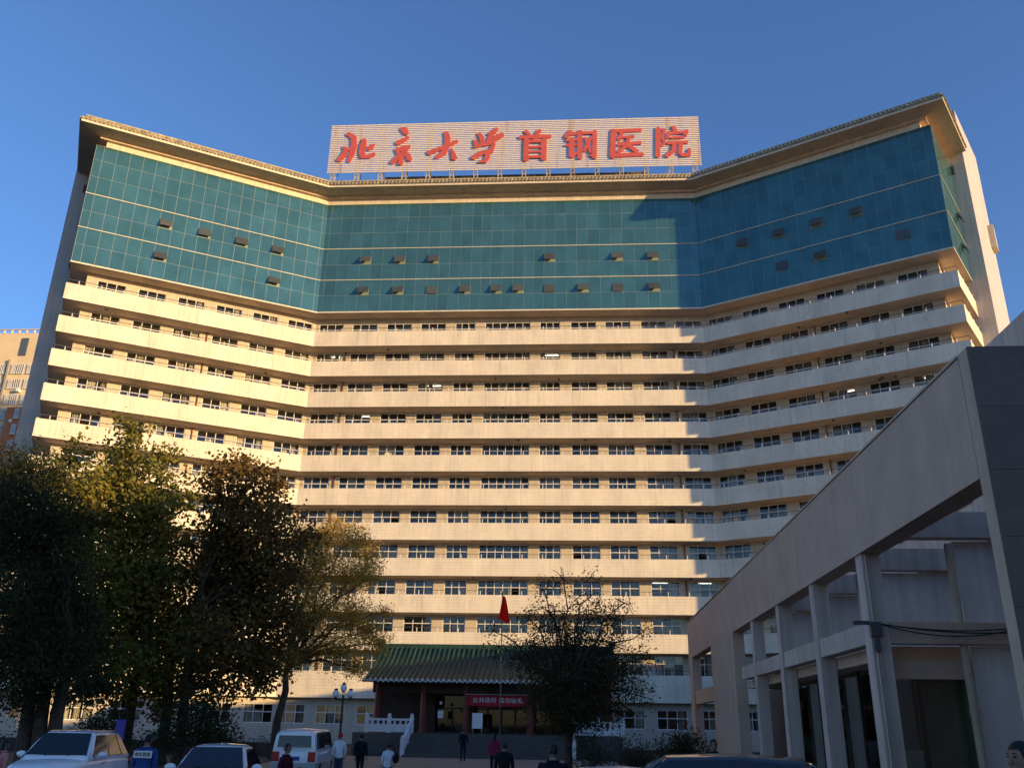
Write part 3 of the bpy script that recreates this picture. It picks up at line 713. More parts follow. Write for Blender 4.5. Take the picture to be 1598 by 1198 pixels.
for x in cxs:
    b = MB(); b.tube([(x, -22.7, ZL), (x, -22.7, 4.6)], .24, 14).tube([(x, -22.7, ZL), (x, -22.7, ZL+.16)], .36, 14); pp(b.build('column', 'redwood', PO, smooth=False))
b = MB(); b.box(PX0+.4, PX1-.4, -22.85, -22.55, 4.0, 4.85).box(PX0+.4, PX1-.4, -24.4, -22.3, 4.66, 4.74); pp(b.build('beam', 'brownwood', PO))
b = MB(); b.box(PX0+.3, -3.2, -19.9, -19.7, ZL, 6.4).box(6.8, PX1-.3, -19.9, -19.7, ZL, 6.4).box(-3.2, 6.8, -19.9, -19.7, 3.9, 6.4).box(-.65, -.3, -19.95, -19.65, ZL, 3.9).box(3.75, 4.1, -19.95, -19.65, ZL, 3.9)
b.box(PX0+.3, PX0+.5, -19.7, -9.8, 0, 5.0).box(PX1-.5, PX1-.3, -19.7, -9.8, 0, 5.0).box(PX0+.2, PX1-.2, -16.8, -9.7, 5.0, 5.2).box(PX0+.3, PX1-.3, -10, -9.8, 0, 5.0)
pp(b.build('back_wall', 'brownwood', PO))
for x0, x1 in ((-3.2, -1.9), (-1.88, -.65), (-.3, .7), (.72, 1.72), (1.74, 2.74), (2.76, 3.75), (4.1, 5.4), (5.42, 6.8)):
    b = MB(); t = .05
    b.box(x0, x1, -19.86, -19.78, ZL, ZL+.1).box(x0, x1, -19.86, -19.78, 3.0, 3.08).box(x0, x0+t, -19.86, -19.78, ZL+.1, 3.0).box(x1-t, x1, -19.86, -19.78, ZL+.1, 3.0)
    d = pp(b.build('door', 'plasticblack', PO))
    b = MB(); b.box(x0+t, x1-t, -19.83, -19.82, ZL+.1, 3.0); b.build('pane', 'doorglass', d)
b = MB(); b.box(-2.5, 6.3, -19.84, -19.83, 3.1, 3.9); pp(b.build('transom_pane', 'doorglass', PO))
for x in (.2, 2.6, 5.2): b = MB(); b.box(x-.6, x+.6, -15.1, -14.9, 3.6, 3.68); pp(b.build('hall_lamp', 'hall', PO))
for x in (-2.35, 4.5): b = MB(); b.ell((x, -22.95, 3.35), (.11, .11, .14), 10, 7).box(x-.03, x+.03, -22.9, -22.6, 3.3, 3.36); pp(b.build('wall_lamp', 'white', PO))
b = MB(); b.box(-2.6, -2.2, -22.6, -22.56, 2.35, 2.85); pp(b.build('notice_plate', 'white', PO))
# banner with its writing
BN = empty('banner', (1.65, -23.1, 3.2)); tag(BN, 'red cloth banner with white characters above the entrance doors', 'banner')
V, F = [], []
for i in range(25):
    x = -2.1+4.2*i/24; s = .07*((x/2.1)**2); y = .02*math.sin(i*1.1)
    for j, z in enumerate((.0, .36, .72)): V.append((x, y+.012*math.sin(i*.7+j), z+s-.04))
for i in range(24):
    for j in range(2): F.append((i*3+j, i*3+3+j, i*3+4+j, i*3+1+j))
obj('cloth', V, F, 'bannerred', BN, recalc=False, smooth=True)
o = fit_glyph('\u516c\u5171\u573a\u6240 \u8bf7\u52ff\u5438\u70df', -1.75, 1.75, .2, .56, -.06, .012, 'white', BN, 'lettering', .008)
b = MB(); b.bar((-2.25, 0, .76), (2.25, 0, .76), .03); b.build('rope', 'white', BN)
# balustrades
def balustrade(pts, label, posts):
    e = empty('stone_balustrade', pts[0]); tag(e, label, 'balustrade', 'white stone balustrades of the entrance'); o = -Vector(pts[0])
    for i in range(len(pts)-1):
        a, c = Vector(pts[i]), Vector(pts[i+1]); n = posts[i]
        for j in range(n+1):
            if i and j == 0: continue
            q = a.lerp(c, j/n); b = MB(); b.box(q.x-.13, q.x+.13, q.y-.13, q.y+.13, q.z, q.z+1.02).ell((q.x, q.y, q.z+1.1), (.12, .12, .14), 8, 6); x = b.build('post', 'marble', e); x.location = o
        for j in range(n):
            p, q = a.lerp(c, j/n), a.lerp(c, (j+1)/n); b = MB(); up = Vector((0, 0, 1))
            b.bar(p+up*.3, q+up*.3, .14, .5); b.bar(p+up*.84, q+up*.84, .17, .14)
            for t in (.25, .5, .75): m_ = p.lerp(q, t); b.box(m_.x-.07, m_.x+.07, m_.y-.06, m_.y+.06, m_.z+.55, m_.z+.77)
            x = b.build('panel', 'marble', e); x.location = o
balustrade([(-7.0, -25.4, ZL), (-3.95, -25.4, ZL), (-3.95, -28.5, .05)], 'white stone balustrade at the left side of the entrance steps', [2, 2])
balustrade([(10.2, -25.4, ZL), (6.95, -25.4, ZL), (6.95, -28.5, .05)], 'white stone balustrade at the right side of the entrance steps', [2, 2])
# notice easel
EZ = empty('notice_board', (.35, -23.9, ZL)); tag(EZ, 'small white notice board standing at the entrance doors', 'notice board')
b = MB(); b.box(-.36, .36, -.02, .02, .35, 1.35); b.build('board', 'white', EZ)
for x in (-.3, .3): b = MB(); b.bar((x, .03, .35), (x*1.1, .25, 0), .04).bar((x, -.03, .36), (x, -.06, 0), .04); b.build('leg', 'steel', EZ)

# ------------------------------------------------------------------ flag on its pole
fp_ = Vector((2.95, -38, 0))
FPo = empty('flagpole', fp_); tag(FPo, 'tall slim steel flagpole carrying the red flag', 'flagpole')
b = MB(); b.tube([(0, 0, 0), (0, 0, 8.85)], [.038, .026], 10); b.build('pole', 'steel', FPo, smooth=True)
b = MB(); b.ell((0, 0, 8.93), (.1, .1, .1), 10, 7); b.build('finial', 'yellow', FPo, smooth=True)
V, F = [], []; nx, nz = 14, 12
for j in range(nz+1):
    for i in range(nx+1):
        u_, v_ = i/nx, j/nz
        spread = .10+.52*(v_**.8)
        x = -.25*v_+u_*spread*1.15; y = .10*math.sin(u_*9+v_*2)*(1-.3*v_)*u_**.3
        V.append((x*.9+.02, y-.06, 8.78-1.32*v_-.16*u_*v_+.05*math.sin(u_*7)))
F = [(j*(nx+1)+i, j*(nx+1)+i+1, (j+1)*(nx+1)+i+1, (j+1)*(nx+1)+i) for j in range(nz) for i in range(nx)]
fl = obj('flag', V, F, 'flagred', None, recalc=False, smooth=True); fl.location = fp_
tag(fl, 'red flag hanging limp from the pole before the hospital', 'flag')

# ------------------------------------------------------------------ concrete annex at the right
AZ = R(0.9); an = Vector((math.cos(AZ), -math.sin(AZ), 0))
AO = Vector((CAM[0], CAM[1], 0))+an*5.348
AX = empty('concrete_annex', AO, -AZ); tag(AX, 'grey concrete annex with open column frame and deep fascia beam', 'building')
def ab(name, boxes, m, parent=None):
    b = MB()
    for q in boxes: b.box(*q)
    return b.build(name, m, parent or AX)
for y0, y1 in ((11.92, 17.30), (17.312, 22.4), (22.412, 27.7), (27.712, 33.05)): ab('fascia', [(0.002*int(y0 % 2), .42, y0, y1, 5.27, 7.02)], 'concrete')
ab('fascia', [(0.01, .42, 33.12, 47.1, 5.27, 7.0)], 'concrete')
b = MB()
for y in (16.2, 20.4, 24.6, 28.8): pass
ab('fascia_coping', [(-.02, .46, 11.92, 47.12, 7.03, 7.07)], 'concrete')
ab('end_pier', [(.012, .41, 33.12, 38.9, -.01, 5.268)], 'concrete'); ab('end_pier', [(.012, .41, 45.6, 47.1, -.01, 5.268)], 'concrete')
for y in (17.5, 21.35, 25.3, 29.25):
    ab('column', [(.04, .38, y, y+.4, -.01, 5.268)], 'concretelight')
    ab('cross_beam', [(.425, 4.69, y+.05, y+.36, 5.6, 6.1)], 'concretelight')
for y0, y1 in ((17.91, 21.34), (21.76, 25.29), (25.71, 29.24), (29.66, 32.0)): ab('rail_beam', [(.06, .36, y0, y1, 3.61, 4.0)], 'concretelight')
ab('rail_beam', [(.385, 4.69, 17.55, 17.86, 3.61, 4.0)], 'concrete')
ab('rail_beam', [(.06, .36, 38.92, 45.58, 3.1, 3.7)], 'concrete')
ab('partition_wall', [(1.95, 4.69, 17.9, 18.1, -.01, 3.6), (1.95, 4.69, 17.9, 18.1, 4.01, 5.59)], 'annexwhite')
for y in (21.75, 25.7, 29.65): ab('partition_wall', [(1.2, 4.69, y, y+.15, 3.62, 5.58)], 'annexwhite')
ab('floor_slab', [(.4, 4.69, 18.11, 33.0, 3.35, 3.6)], 'concrete'); ab('lintel', [(.40, 1.94, 17.9, 18.1, 3.0, 3.34)], 'concrete')
for i in range(4): ab('shop_pane', [(1.0, 1.02, 18.3+3.7*i, 18.3+3.7*i+3.6, .1, 3.3)], 'darkglass'); ab('pane_frame', [(.97, 1.06, 18.22+3.7*i, 18.28+3.7*i, 0, 3.34)], 'plasticblack')
ab('shop_pane', [(.42, 1.9, 18.0, 18.02, .1, 2.98)], 'darkglass')
ab('shop_counter', [(2.6, 3.2, 19.5, 24, 0, 1.1)], 'brownwood')
ab('inner_screen', [(.45, 1.88, 18.45, 18.5, 0, 1.75)], 'annexwhite'); ab('inner_screen', [(1.35, 1.4, 22.2, 25.2, 0, 2.3)], 'annexwhite'); ab('inner_screen', [(1.45, 1.5, 27.2, 32, 0, 2.6)], 'concretelight')
ab('inner_wall', [(4.6, 4.69, 18.15, 33, 0, 3.34)], 'annexwhite')
ab('main_block', [(4.7, 18, 12.3, 35.0, -.01, 11.0)], 'concretelight')
ab('roof_edge', [(4.2, 4.69, 12.3, 35.0, 6.3, 6.55)], 'concretelight')
for y in (14.2, 23.0, 27.0): ab('block_window', [(4.66, 4.72, y, y+1.6, 7.6, 9.4)], 'carglass')
b = MB(); b.tube([(1.78, 17.72, 0), (1.78, 17.72, 5.5)], .075, 10)
for z in (1.15, 1.35, 2.4, 4.45): b.tube([(1.78, 17.72, z), (1.78, 17.72, z+.06)], .09, 10)
b.build('drain_pipe', 'cornice', AX, smooth=False)
b = MB(); b.tube([(.1, 17.44, 1.2), (.1, 17.44, 5.25)], .018, 6).tube([(.16, 17.46, 2.9), (.16, 17.46, 5.25)], .014, 6); b.build('conduit', 'concretelight', AX)
b = MB(); b.box(.02, .22, 17.36, 17.49, 3.72, 3.98).box(.06, .16, 17.38, 17.49, 3.45, 3.7).box(-.28, .02, 17.40, 17.46, 3.93, 4.0); b.build('cable_bracket', 'rail', AX)
b = MB()
for k, (sag, ex) in enumerate(((.16, 3.6), (.26, 3.2), (.2, 4.4))):
    pts = []
    for i in range(15):
        t = i/14; pts.append((.2+(ex-.2)*t, 17.42, 3.95+.10*t-sag*4*t*(1-t))); 
    b.tube(pts, .012, 5)
pts = [(4.4, 17.42, 4.05), (4.5, 17.5, 4.3), (4.52, 17.52, 5.2)]; b.tube(pts, .012, 5)
b.build('cable', 'plasticblack', AX)
# near end: granite faced wall
GW = empty('granite_end_wall', AO+Vector((an.x*0, 0, 0)), -AZ); tag(GW, 'tall dark granite faced wall at the near end of the annex', 'wall')
b = MB(); b.box(0, 5.6, 11.62, 11.9, -.01, 7.06); b.build('core', 'concrete', GW)
gm = MB(); gm.box(0, 1.19, -.03, 0, 0, .875); go = gm.build('panel', 'granite'); gme = go.data; bpy.data.objects.remove(go)
for i in range(4):
    for j in range(8): inst('panel', gme, GW, (.004+1.2*i, 11.62+.004*((i+j) % 2), .03+.88*j))

# kerb strip in front of the annex
k_ = empty('annex_pavement', AO, -AZ); tag(k_, 'raised pavement along the annex', kind='structure')
b = MB(); b.box(-1.6, 4.6, 2, 47, -.01, .12); b.build('kerb', 'stone', k_)

# ------------------------------------------------------------------ unseen buildings, assumed and sized for the shade on forecourt and trees
def plain_block(name, label, x0, x1, y0, y1, h, m):
    e = empty(name, ((x0+x1)/2, (y0+y1)/2, 0)); tag(e, label, 'building'); w2, d2 = (x1-x0)/2, (y1-y0)/2
    b = MB(); b.box(-w2, w2, -d2, d2, -.01, h); b.build('wall', m, e)
    b = MB(); b.box(-w2-.25, w2+.25, -d2-.25, d2+.25, h, h+.35); b.build('roof', 'plaster', e)
    n = int((y1-y0)/3.6)
    for f in range(int(h/3.4)):
        for i in range(n):
            y = -d2+(i+.5)*(y1-y0)/n; b = MB(); b.box(-w2-.05, -w2+.05, y-.9, y+.9, f*3.4+1.0, f*3.4+2.7); b.build('window', 'carglass', e)
plain_block('ward_block', 'unseen tall cream building assumed at the right to shade trees and forecourt', 38, 60, -118, -61.5, 19.0, 'aptcream')
plain_block('low_shade_block', 'unseen low cream building assumed behind the annex to shade the foot of the hospital', 38, 56, -61.2, -14, 11.5, 'aptcream')

# ------------------------------------------------------------------ apartment tower far left
pa, pb_ = at(8, 521, 60), at(66, 521, 60)
aw = 22.0; az_ = pa.z
AP = empty('apartment_tower', (pa.x, 60, 0), 0); tag(AP, 'cream and orange apartment tower beyond the left wing', 'building')
b = MB(); b.box(-14, aw, 0, 16, -.01, az_); b.build('wall', 'aptcream', AP)
px = (pb_.x-pa.x)/58.0
b = MB(); b.box(34*px, aw, -.6, -.02, 0, az_-15.2); b.build('bay_wall', 'aptorange', AP)
b = MB(); b.box(18*px, 20.5*px, -.5, -.02, 0, az_-5.5); b.build('rib', 'room', AP)
b = MB(); b.box(30*px, 40*px, -.2, -.02, az_-4.6, az_-1.0); b.build('stair_window', 'aptglass', AP)
b = MB()
b.box(-14, aw, .1, .4, az_, az_+.15).box(-14, aw, .1, .4, az_+.9, az_+1.05)
for i in range(24): b.box(-14+i*1.5, -13.75+i*1.5, .1, .4, az_, az_+1.0)
b.build('roof_balustrade', 'aptcream', AP)
for f in range(16):
    z = az_-8.2-f*3.05
    for i, (x, wd) in enumerate(((-12*px, 8*px), (-2*px, 6*px), (6*px, 8*px), (24*px, 6*px), (33*px, 9*px), (48*px, 6*px))):
        yb = -.62 if (x > 34*px and z < az_-15.2) else -.02
        o = MB().box(x, x+wd, yb-.12, yb-.01, z, z+1.75).build('window', 'aptglass', AP)
        b = MB()
        for t in (0, .33, .66, 1): b.box(x+wd*t-.06, x+wd*t+.06, yb-.2, yb-.13, z-.05, z+1.8)
        b.box(x-.06, x+wd+.06, yb-.2, yb-.13, z+1.1, z+1.2).box(x-.1, x+wd+.1, yb-.3, yb-.02, z-.2, z-.06)
        b.build('window_frame', 'frame', o)
    if f % 2: b = MB(); b.box(42*px, 45.5*px, -.9, -.05, z-.9, z-.3); b.build('air_conditioner', 'white', AP)

# ------------------------------------------------------------------ trees
def leaf_cloud(clumps, size, seed, droop=0.0, aspect=1.0, fill=1.0):
    """clumps: (centre, radius, density) -> leaf quads, four corners each"""
    rg = np.random.default_rng(seed); P = []
    for c, r_, den in clumps:
        area = 4*math.pi*r_*r_
        n = int(den*fill*area*1.25/(size*size*aspect)*.5)
        # twiggy sub-clusters through the clump's volume so that gaps stay open
        m_ = max(8, int(n/22)); d = rg.normal(size=(m_, 3)); d /= np.linalg.norm(d, axis=1)[:, None]
        rad = r_*(rg.random(m_)**.45)*rg.uniform(.72, 1.28, m_); q = np.array(c)+d*rad[:, None]*np.array([1, 1, .92])
        idx = rg.integers(0, m_, n); p = q[idx]+rg.normal(size=(n, 3))*(.16*r_+.12)*np.array([1, 1, .8])
        P.append(p)
    P = np.concatenate(P); n = len(P)
    s = size*rg.uniform(.6, 1.25, n)
    a = rg.normal(size=(n, 3)); a[:, 2] = a[:, 2]*.7-droop; a /= np.linalg.norm(a, axis=1)[:, None]
    bvec = rg.normal(size=(n, 3)); bvec -= (bvec*a).sum(1)[:, None]*a; bvec /= np.linalg.norm(bvec, axis=1)[:, None]
    a = a*s[:, None]*.55; bv = bvec*(s*aspect)[:, None]*.5
    nn = np.cross(a, bv); nn /= np.linalg.norm(nn, axis=1)[:, None]; k = nn*(s*.12)[:, None]
    # pointed leaf folded along its midrib
    V = np.stack([P-a, P+bv-a*.15+k, P+a, P-bv-a*.15+k], 1).reshape(-1, 3)
    return V, n
def leaf_obj(name, V, n, m, parent):
    me = bpy.data.meshes.new(name); me.vertices.add(4*n); me.vertices.foreach_set('co', V.ravel().astype(np.float32))
    me.loops.add(4*n); me.loops.foreach_set('vertex_index', np.arange(4*n, dtype=np.int32)); me.polygons.add(n)
    me.polygons.foreach_set('loop_start', np.arange(0, 4*n, 4, dtype=np.int32)); me.polygons.foreach_set('loop_total', np.full(n, 4, dtype=np.int32))
    me.materials.append(M[m]); me.update(calc_edges=True); o = bpy.data.objects.new(name, me); COL.objects.link(o); o.parent = parent; return o
def limb(b, a, c, r0, r1, rg, wob=.12, n=6):
    a, c = Vector(a), Vector(c); L_ = (c-a).length; pts = []; 
    for i in range(n+1):
        t = i/n; p = a.lerp(c, t); p.z += math.sin(t*math.pi)*L_*.08
        if 0 < i < n: p += Vector((rg.uniform(-1, 1), rg.uniform(-1, 1), rg.uniform(-1, 1)))*L_*wob*.35
        pts.append(p)
    b.tube(pts, [r0+(r1-r0)*i/n for i in range(n+1)], 7, cap=False); return pts
def tree(name, label, trunks, Yp, cl, size, m, seed, depth=2.2, droop=0.0, aspect=.8, fill=1.0, group='trees in front of the hospital', twigs=0, tr=.22, trunk_top=.45):
    rg = random.Random(seed)
    bx = at(trunks[0], 1100, Yp); e = empty(name, (bx.x, Yp, 0)); tag(e, label, 'tree', group); o = -Vector((bx.x, Yp, 0))
    C_ = []
    for q in cl:
        x, y, r_ = q[:3]; den = q[3] if len(q) > 3 else 1.0
        p = at(x, y, Yp+rg.uniform(-depth, depth)); sc = (p-Vector(CAM)).length/FPX
        C_.append((p+o, r_*sc, den))
        if r_ > 40: p2 = at(x+rg.uniform(-20, 20), y+rg.uniform(-10, 20), Yp+rg.uniform(-depth, depth)*1.3); C_.append((p2+o, r_*sc*.8, den*.8))
    b = MB(); ztop = max(c[0].z for c in C_)
    heads = []
    for tx in trunks:
        t0 = at(tx, 1100, Yp)+o; t0.z = -.05; hh = ztop*trunk_top*rg.uniform(.85, 1.1)
        t1 = Vector((t0.x+rg.uniform(-.5, .5), t0.y+rg.uniform(-.4, .4), hh))
        b.tube([t0, t0.lerp(t1, .08), t0.lerp(t1, .4)+Vector((rg.uniform(-.15, .15), 0, 0)), t0.lerp(t1, .75)+Vector((rg.uniform(-.2, .2), 0, 0)), t1], [tr*1.45, tr*1.08, tr*.95, tr*.8, tr*.62], 10, cap=False)
        heads.append((t0, t1))
    for c, r_, den in C_:
        t0, t1 = min(heads, key=lambda h: (h[1]-c).length); st = t1 if c.z > t1.z else t0.lerp(t1, max(.45, min(1, (c.z-.8)/max(t1.z, .1))))
        pts = limb(b, st, c, tr*.42, tr*.1, rg)
        for k in range(5+twigs):
            d = Vector((rg.gauss(0, 1), rg.gauss(0, 1), rg.gauss(.3 if twigs else 0, .8))).normalized(); s = pts[rg.randint(3, 6)]
            limb(b, s, s+d*r_*rg.uniform(.7, 1.15), tr*.12, .012, rg, .2, 4)
    b.build('trunk', 'bark', e, smooth=True, recalc=False)
    V, n = leaf_cloud([(tuple(c), r_, d) for c, r_, d in C_], size, seed, droop, aspect, fill)
    leaf_obj('crown', V, n, m, e); return e
TG = [(205, 672, 26), (200, 712, 38), (192, 758, 52), (112, 722, 34), (108, 775, 48), (252, 722, 30), (256, 775, 44), (150, 800, 55), (225, 830, 60), (120, 850, 62), (180, 890, 72), (255, 890, 58), (130, 940, 70), (210, 970, 72), (100, 1010, 60), (160, 1040, 55), (270, 980, 50), (240, 1040, 50)]
tree('plane_tree', 'green plane tree whose sunlit tip stands highest, left of the russet tree', [262, 205], -44, TG, .22, 'leafplane', 21, fill=1.9, tr=.26)
TR = [(368, 728, 26), (345, 752, 34), (398, 752, 36), (430, 760, 22), (360, 800, 52), (418, 815, 48), (330, 860, 50), (390, 875, 60), (445, 880, 46), (330, 930, 55), (395, 950, 60), (452, 950, 40), (300, 990, 46), (350, 1010, 48), (420, 1010, 46), (300, 1060, 34), (470, 840, 26), (260, 1075, 36), (340, 1070, 30), (385, 1055, 34), (420, 1050, 28)]
tree('russet_tree', 'russet leaved plane tree with dark crown before the left wing', [289], -45, TR, .21, 'leafred', 22, fill=2.1, tr=.24)
TD = [(40, 730, 34), (10, 742, 40), (75, 742, 26), (30, 790, 55), (80, 815, 44), (20, 860, 60), (75, 890, 55), (30, 940, 62), (90, 960, 50), (20, 1010, 60), (75, 1030, 52), (125, 1020, 36), (150, 1075, 26), (40, 1075, 40)]
tree('dark_tree', 'dark fine leaved tree at the far left edge with forked trunks', [50, 76, 97], -52, TD, .15, 'leafdark', 23, droop=.9, aspect=.45, fill=1.9, tr=.27)
TL = [(520, 828, 26), (485, 838, 26), (552, 842, 26), (575, 872, 24), (500, 880, 36), (545, 900, 34), (572, 900, 20), (470, 900, 30), (500, 945, 40), (548, 965, 34), (575, 985, 22), (480, 1000, 38), (535, 1015, 34), (598, 955, 12), (592, 1005, 18), (450, 1035, 22), (560, 1040, 18)]
tree('golden_tree', 'golden locust tree with feathery sunlit crown and forked trunk', [434], -35.5, TL, .13, 'leafgold', 24, depth=1.6, aspect=.5, fill=2.0, tr=.25, twigs=3, trunk_top=.34)
TC = [(850, 1050, 48), (905, 1060, 56), (962, 1055, 44), (825, 1010, 30), (882, 1000, 46), (940, 1000, 40), (992, 1030, 26, .7), (812, 1030, 22, .7), (860, 955, 30, .6), (915, 950, 32, .6), (960, 965, 26, .6), (1000, 1085, 22, .7), (778, 1010, 18, .7), (870, 1100, 48), (930, 1100, 40), (850, 1092, 26), (905, 1125, 34), (960, 1110, 26, .8), (880, 905, 24, .25), (922, 900, 18, .22), (850, 920, 22, .3), (826, 965, 22, .4), (975, 940, 18, .35), (1005, 985, 16, .4), (770, 985, 14, .4)]
tree('bushy_tree', 'dark bushy tree with thin twigs standing before the entrance porch', [886], -48, TC, .12, 'leafolive', 25, depth=1.5, aspect=.55, fill=.95, tr=.17, twigs=7, trunk_top=.4)

def shrub(name, label, c, rx, ry, rz_, size, m, seed, fill=.7, group=None):
    e = empty(name, c); tag(e, label, 'shrub', group); rg = random.Random(seed); cl = []
    for i in range(9): cl.append(((rg.uniform(-rx, rx)*.8, rg.uniform(-ry, ry)*.8, rz_*rg.uniform(.35, .8)), rz_*rg.uniform(.25, .42), 1))
    V, n = leaf_cloud(cl, size, seed, 0, .6, fill); leaf_obj('foliage', V, n, m, e)
    b = MB()
    for q in cl: limb(b, (q[0][0]*.2, q[0][1]*.2, 0), q[0], .03, .012, rg)
    b.build('stem', 'bark', e, recalc=False)
sg = 'shrubs planted before the hospital'
p = spot(955, 40); shrub('grey_shrub', 'pale grey green shrub just right of the bushy tree trunk', (p.x, p.y, 0), 1.4, .8, 1.5, .10, 'leafgrey', 31, group=sg)
p = spot(1010, 41); shrub('grey_shrub', 'pale grey green shrub between the bushy tree and the annex', (p.x, p.y, 0), 1.3, .8, 1.7, .10, 'leafgrey', 32, group=sg)
p = spot(1062, 40); shrub('dark_shrub', 'dark shrub against the far end of the annex', (p.x, p.y, 0), 1.0, .8, 1.9, .11, 'leafolive', 33, group=sg)
p = spot(160, 47); shrub('dark_shrub', 'rounded dark shrub behind the white four wheel drive car', (p.x, p.y, 0), 1.2, 1.0, 2.2, .12, 'leafdark', 34, group=sg)
p = spot(290, 43); shrub('dark_shrub', 'broad dark shrub at the foot of the russet tree', (p.x, p.y, 0), 1.7, 1.0, 3.0, .16, 'leafdark', 35, group=sg)
p = spot(350, 46); shrub('dark_shrub', 'low dark shrub between russet tree and golden tree', (p.x, p.y, 0), 1.4, 1.0, 1.7, .14, 'leafdark', 36, group=sg)
hd = empty('hedge', (-24, -31, 0)); tag(hd, 'long clipped dark hedge along the foot of the left wing', 'hedge')
V, n = leaf_cloud([((x, random.uniform(-.3, .3), random.uniform(.45, .8)), .5, 1) for x in np.arange(-20, 16, .55)], .11, 41, 0, .6, .5); leaf_obj('foliage', V, n, 'leafdark', hd)
b = MB(); b.box(-20.2, 16, -.35, .35, -.01, .75); b.build('stem_mass', 'bark', hd)

# lamp post and sign
lp = spot(532, 44); LPo = empty('street_lamp', lp); tag(LPo, 'black cast iron lamp post with white globes left of the steps', 'street lamp')
b = MB(); b.tube([(0, 0, 0), (0, 0, .5), (0, 0, .55), (0, 0, 3.2)], [.12, .1, .06, .045], 10).bar((-.35, 0, 3.0), (.35, 0, 3.0), .05).bar((-.35, 0, 3.0), (-.35, 0, 3.12), .05).bar((.35, 0, 3.0), (.35, 0, 3.12), .05); b.build('post', 'plasticblack', LPo)
for x, z in ((-.35, 3.25), (.35, 3.25), (0, 3.5)):
    b = MB(); b.ell((x, 0, z), (.15, .15, .17), 12, 8); b.build('globe', 'white', LPo, smooth=True)
    b = MB(); b.ell((x, 0, z+.18), (.1, .1, .06), 10, 5).tube([(x, 0, z-.2), (x, 0, z-.13)], .07, 8); b.build('lamp_cap', 'plasticblack', LPo)
sp = spot(189, 33); SB_ = empty('blue_sign', sp, .1); tag(SB_, 'narrow blue and violet sign board on a post behind the white car', 'sign')
b = MB(); b.box(-.15, .15, -.03, .03, 1.35, 2.0); b.build('board', 'bluepaint', SB_)
b = MB(); b.tube([(-.12, 0, 0), (-.12, 0, 1.4)], .03, 8); b.build('post', 'steel', SB_); b = MB(); b.tube([(.12, 0, 0), (.12, 0, 1.4)], .03, 8); b.build('post', 'steel', SB_)

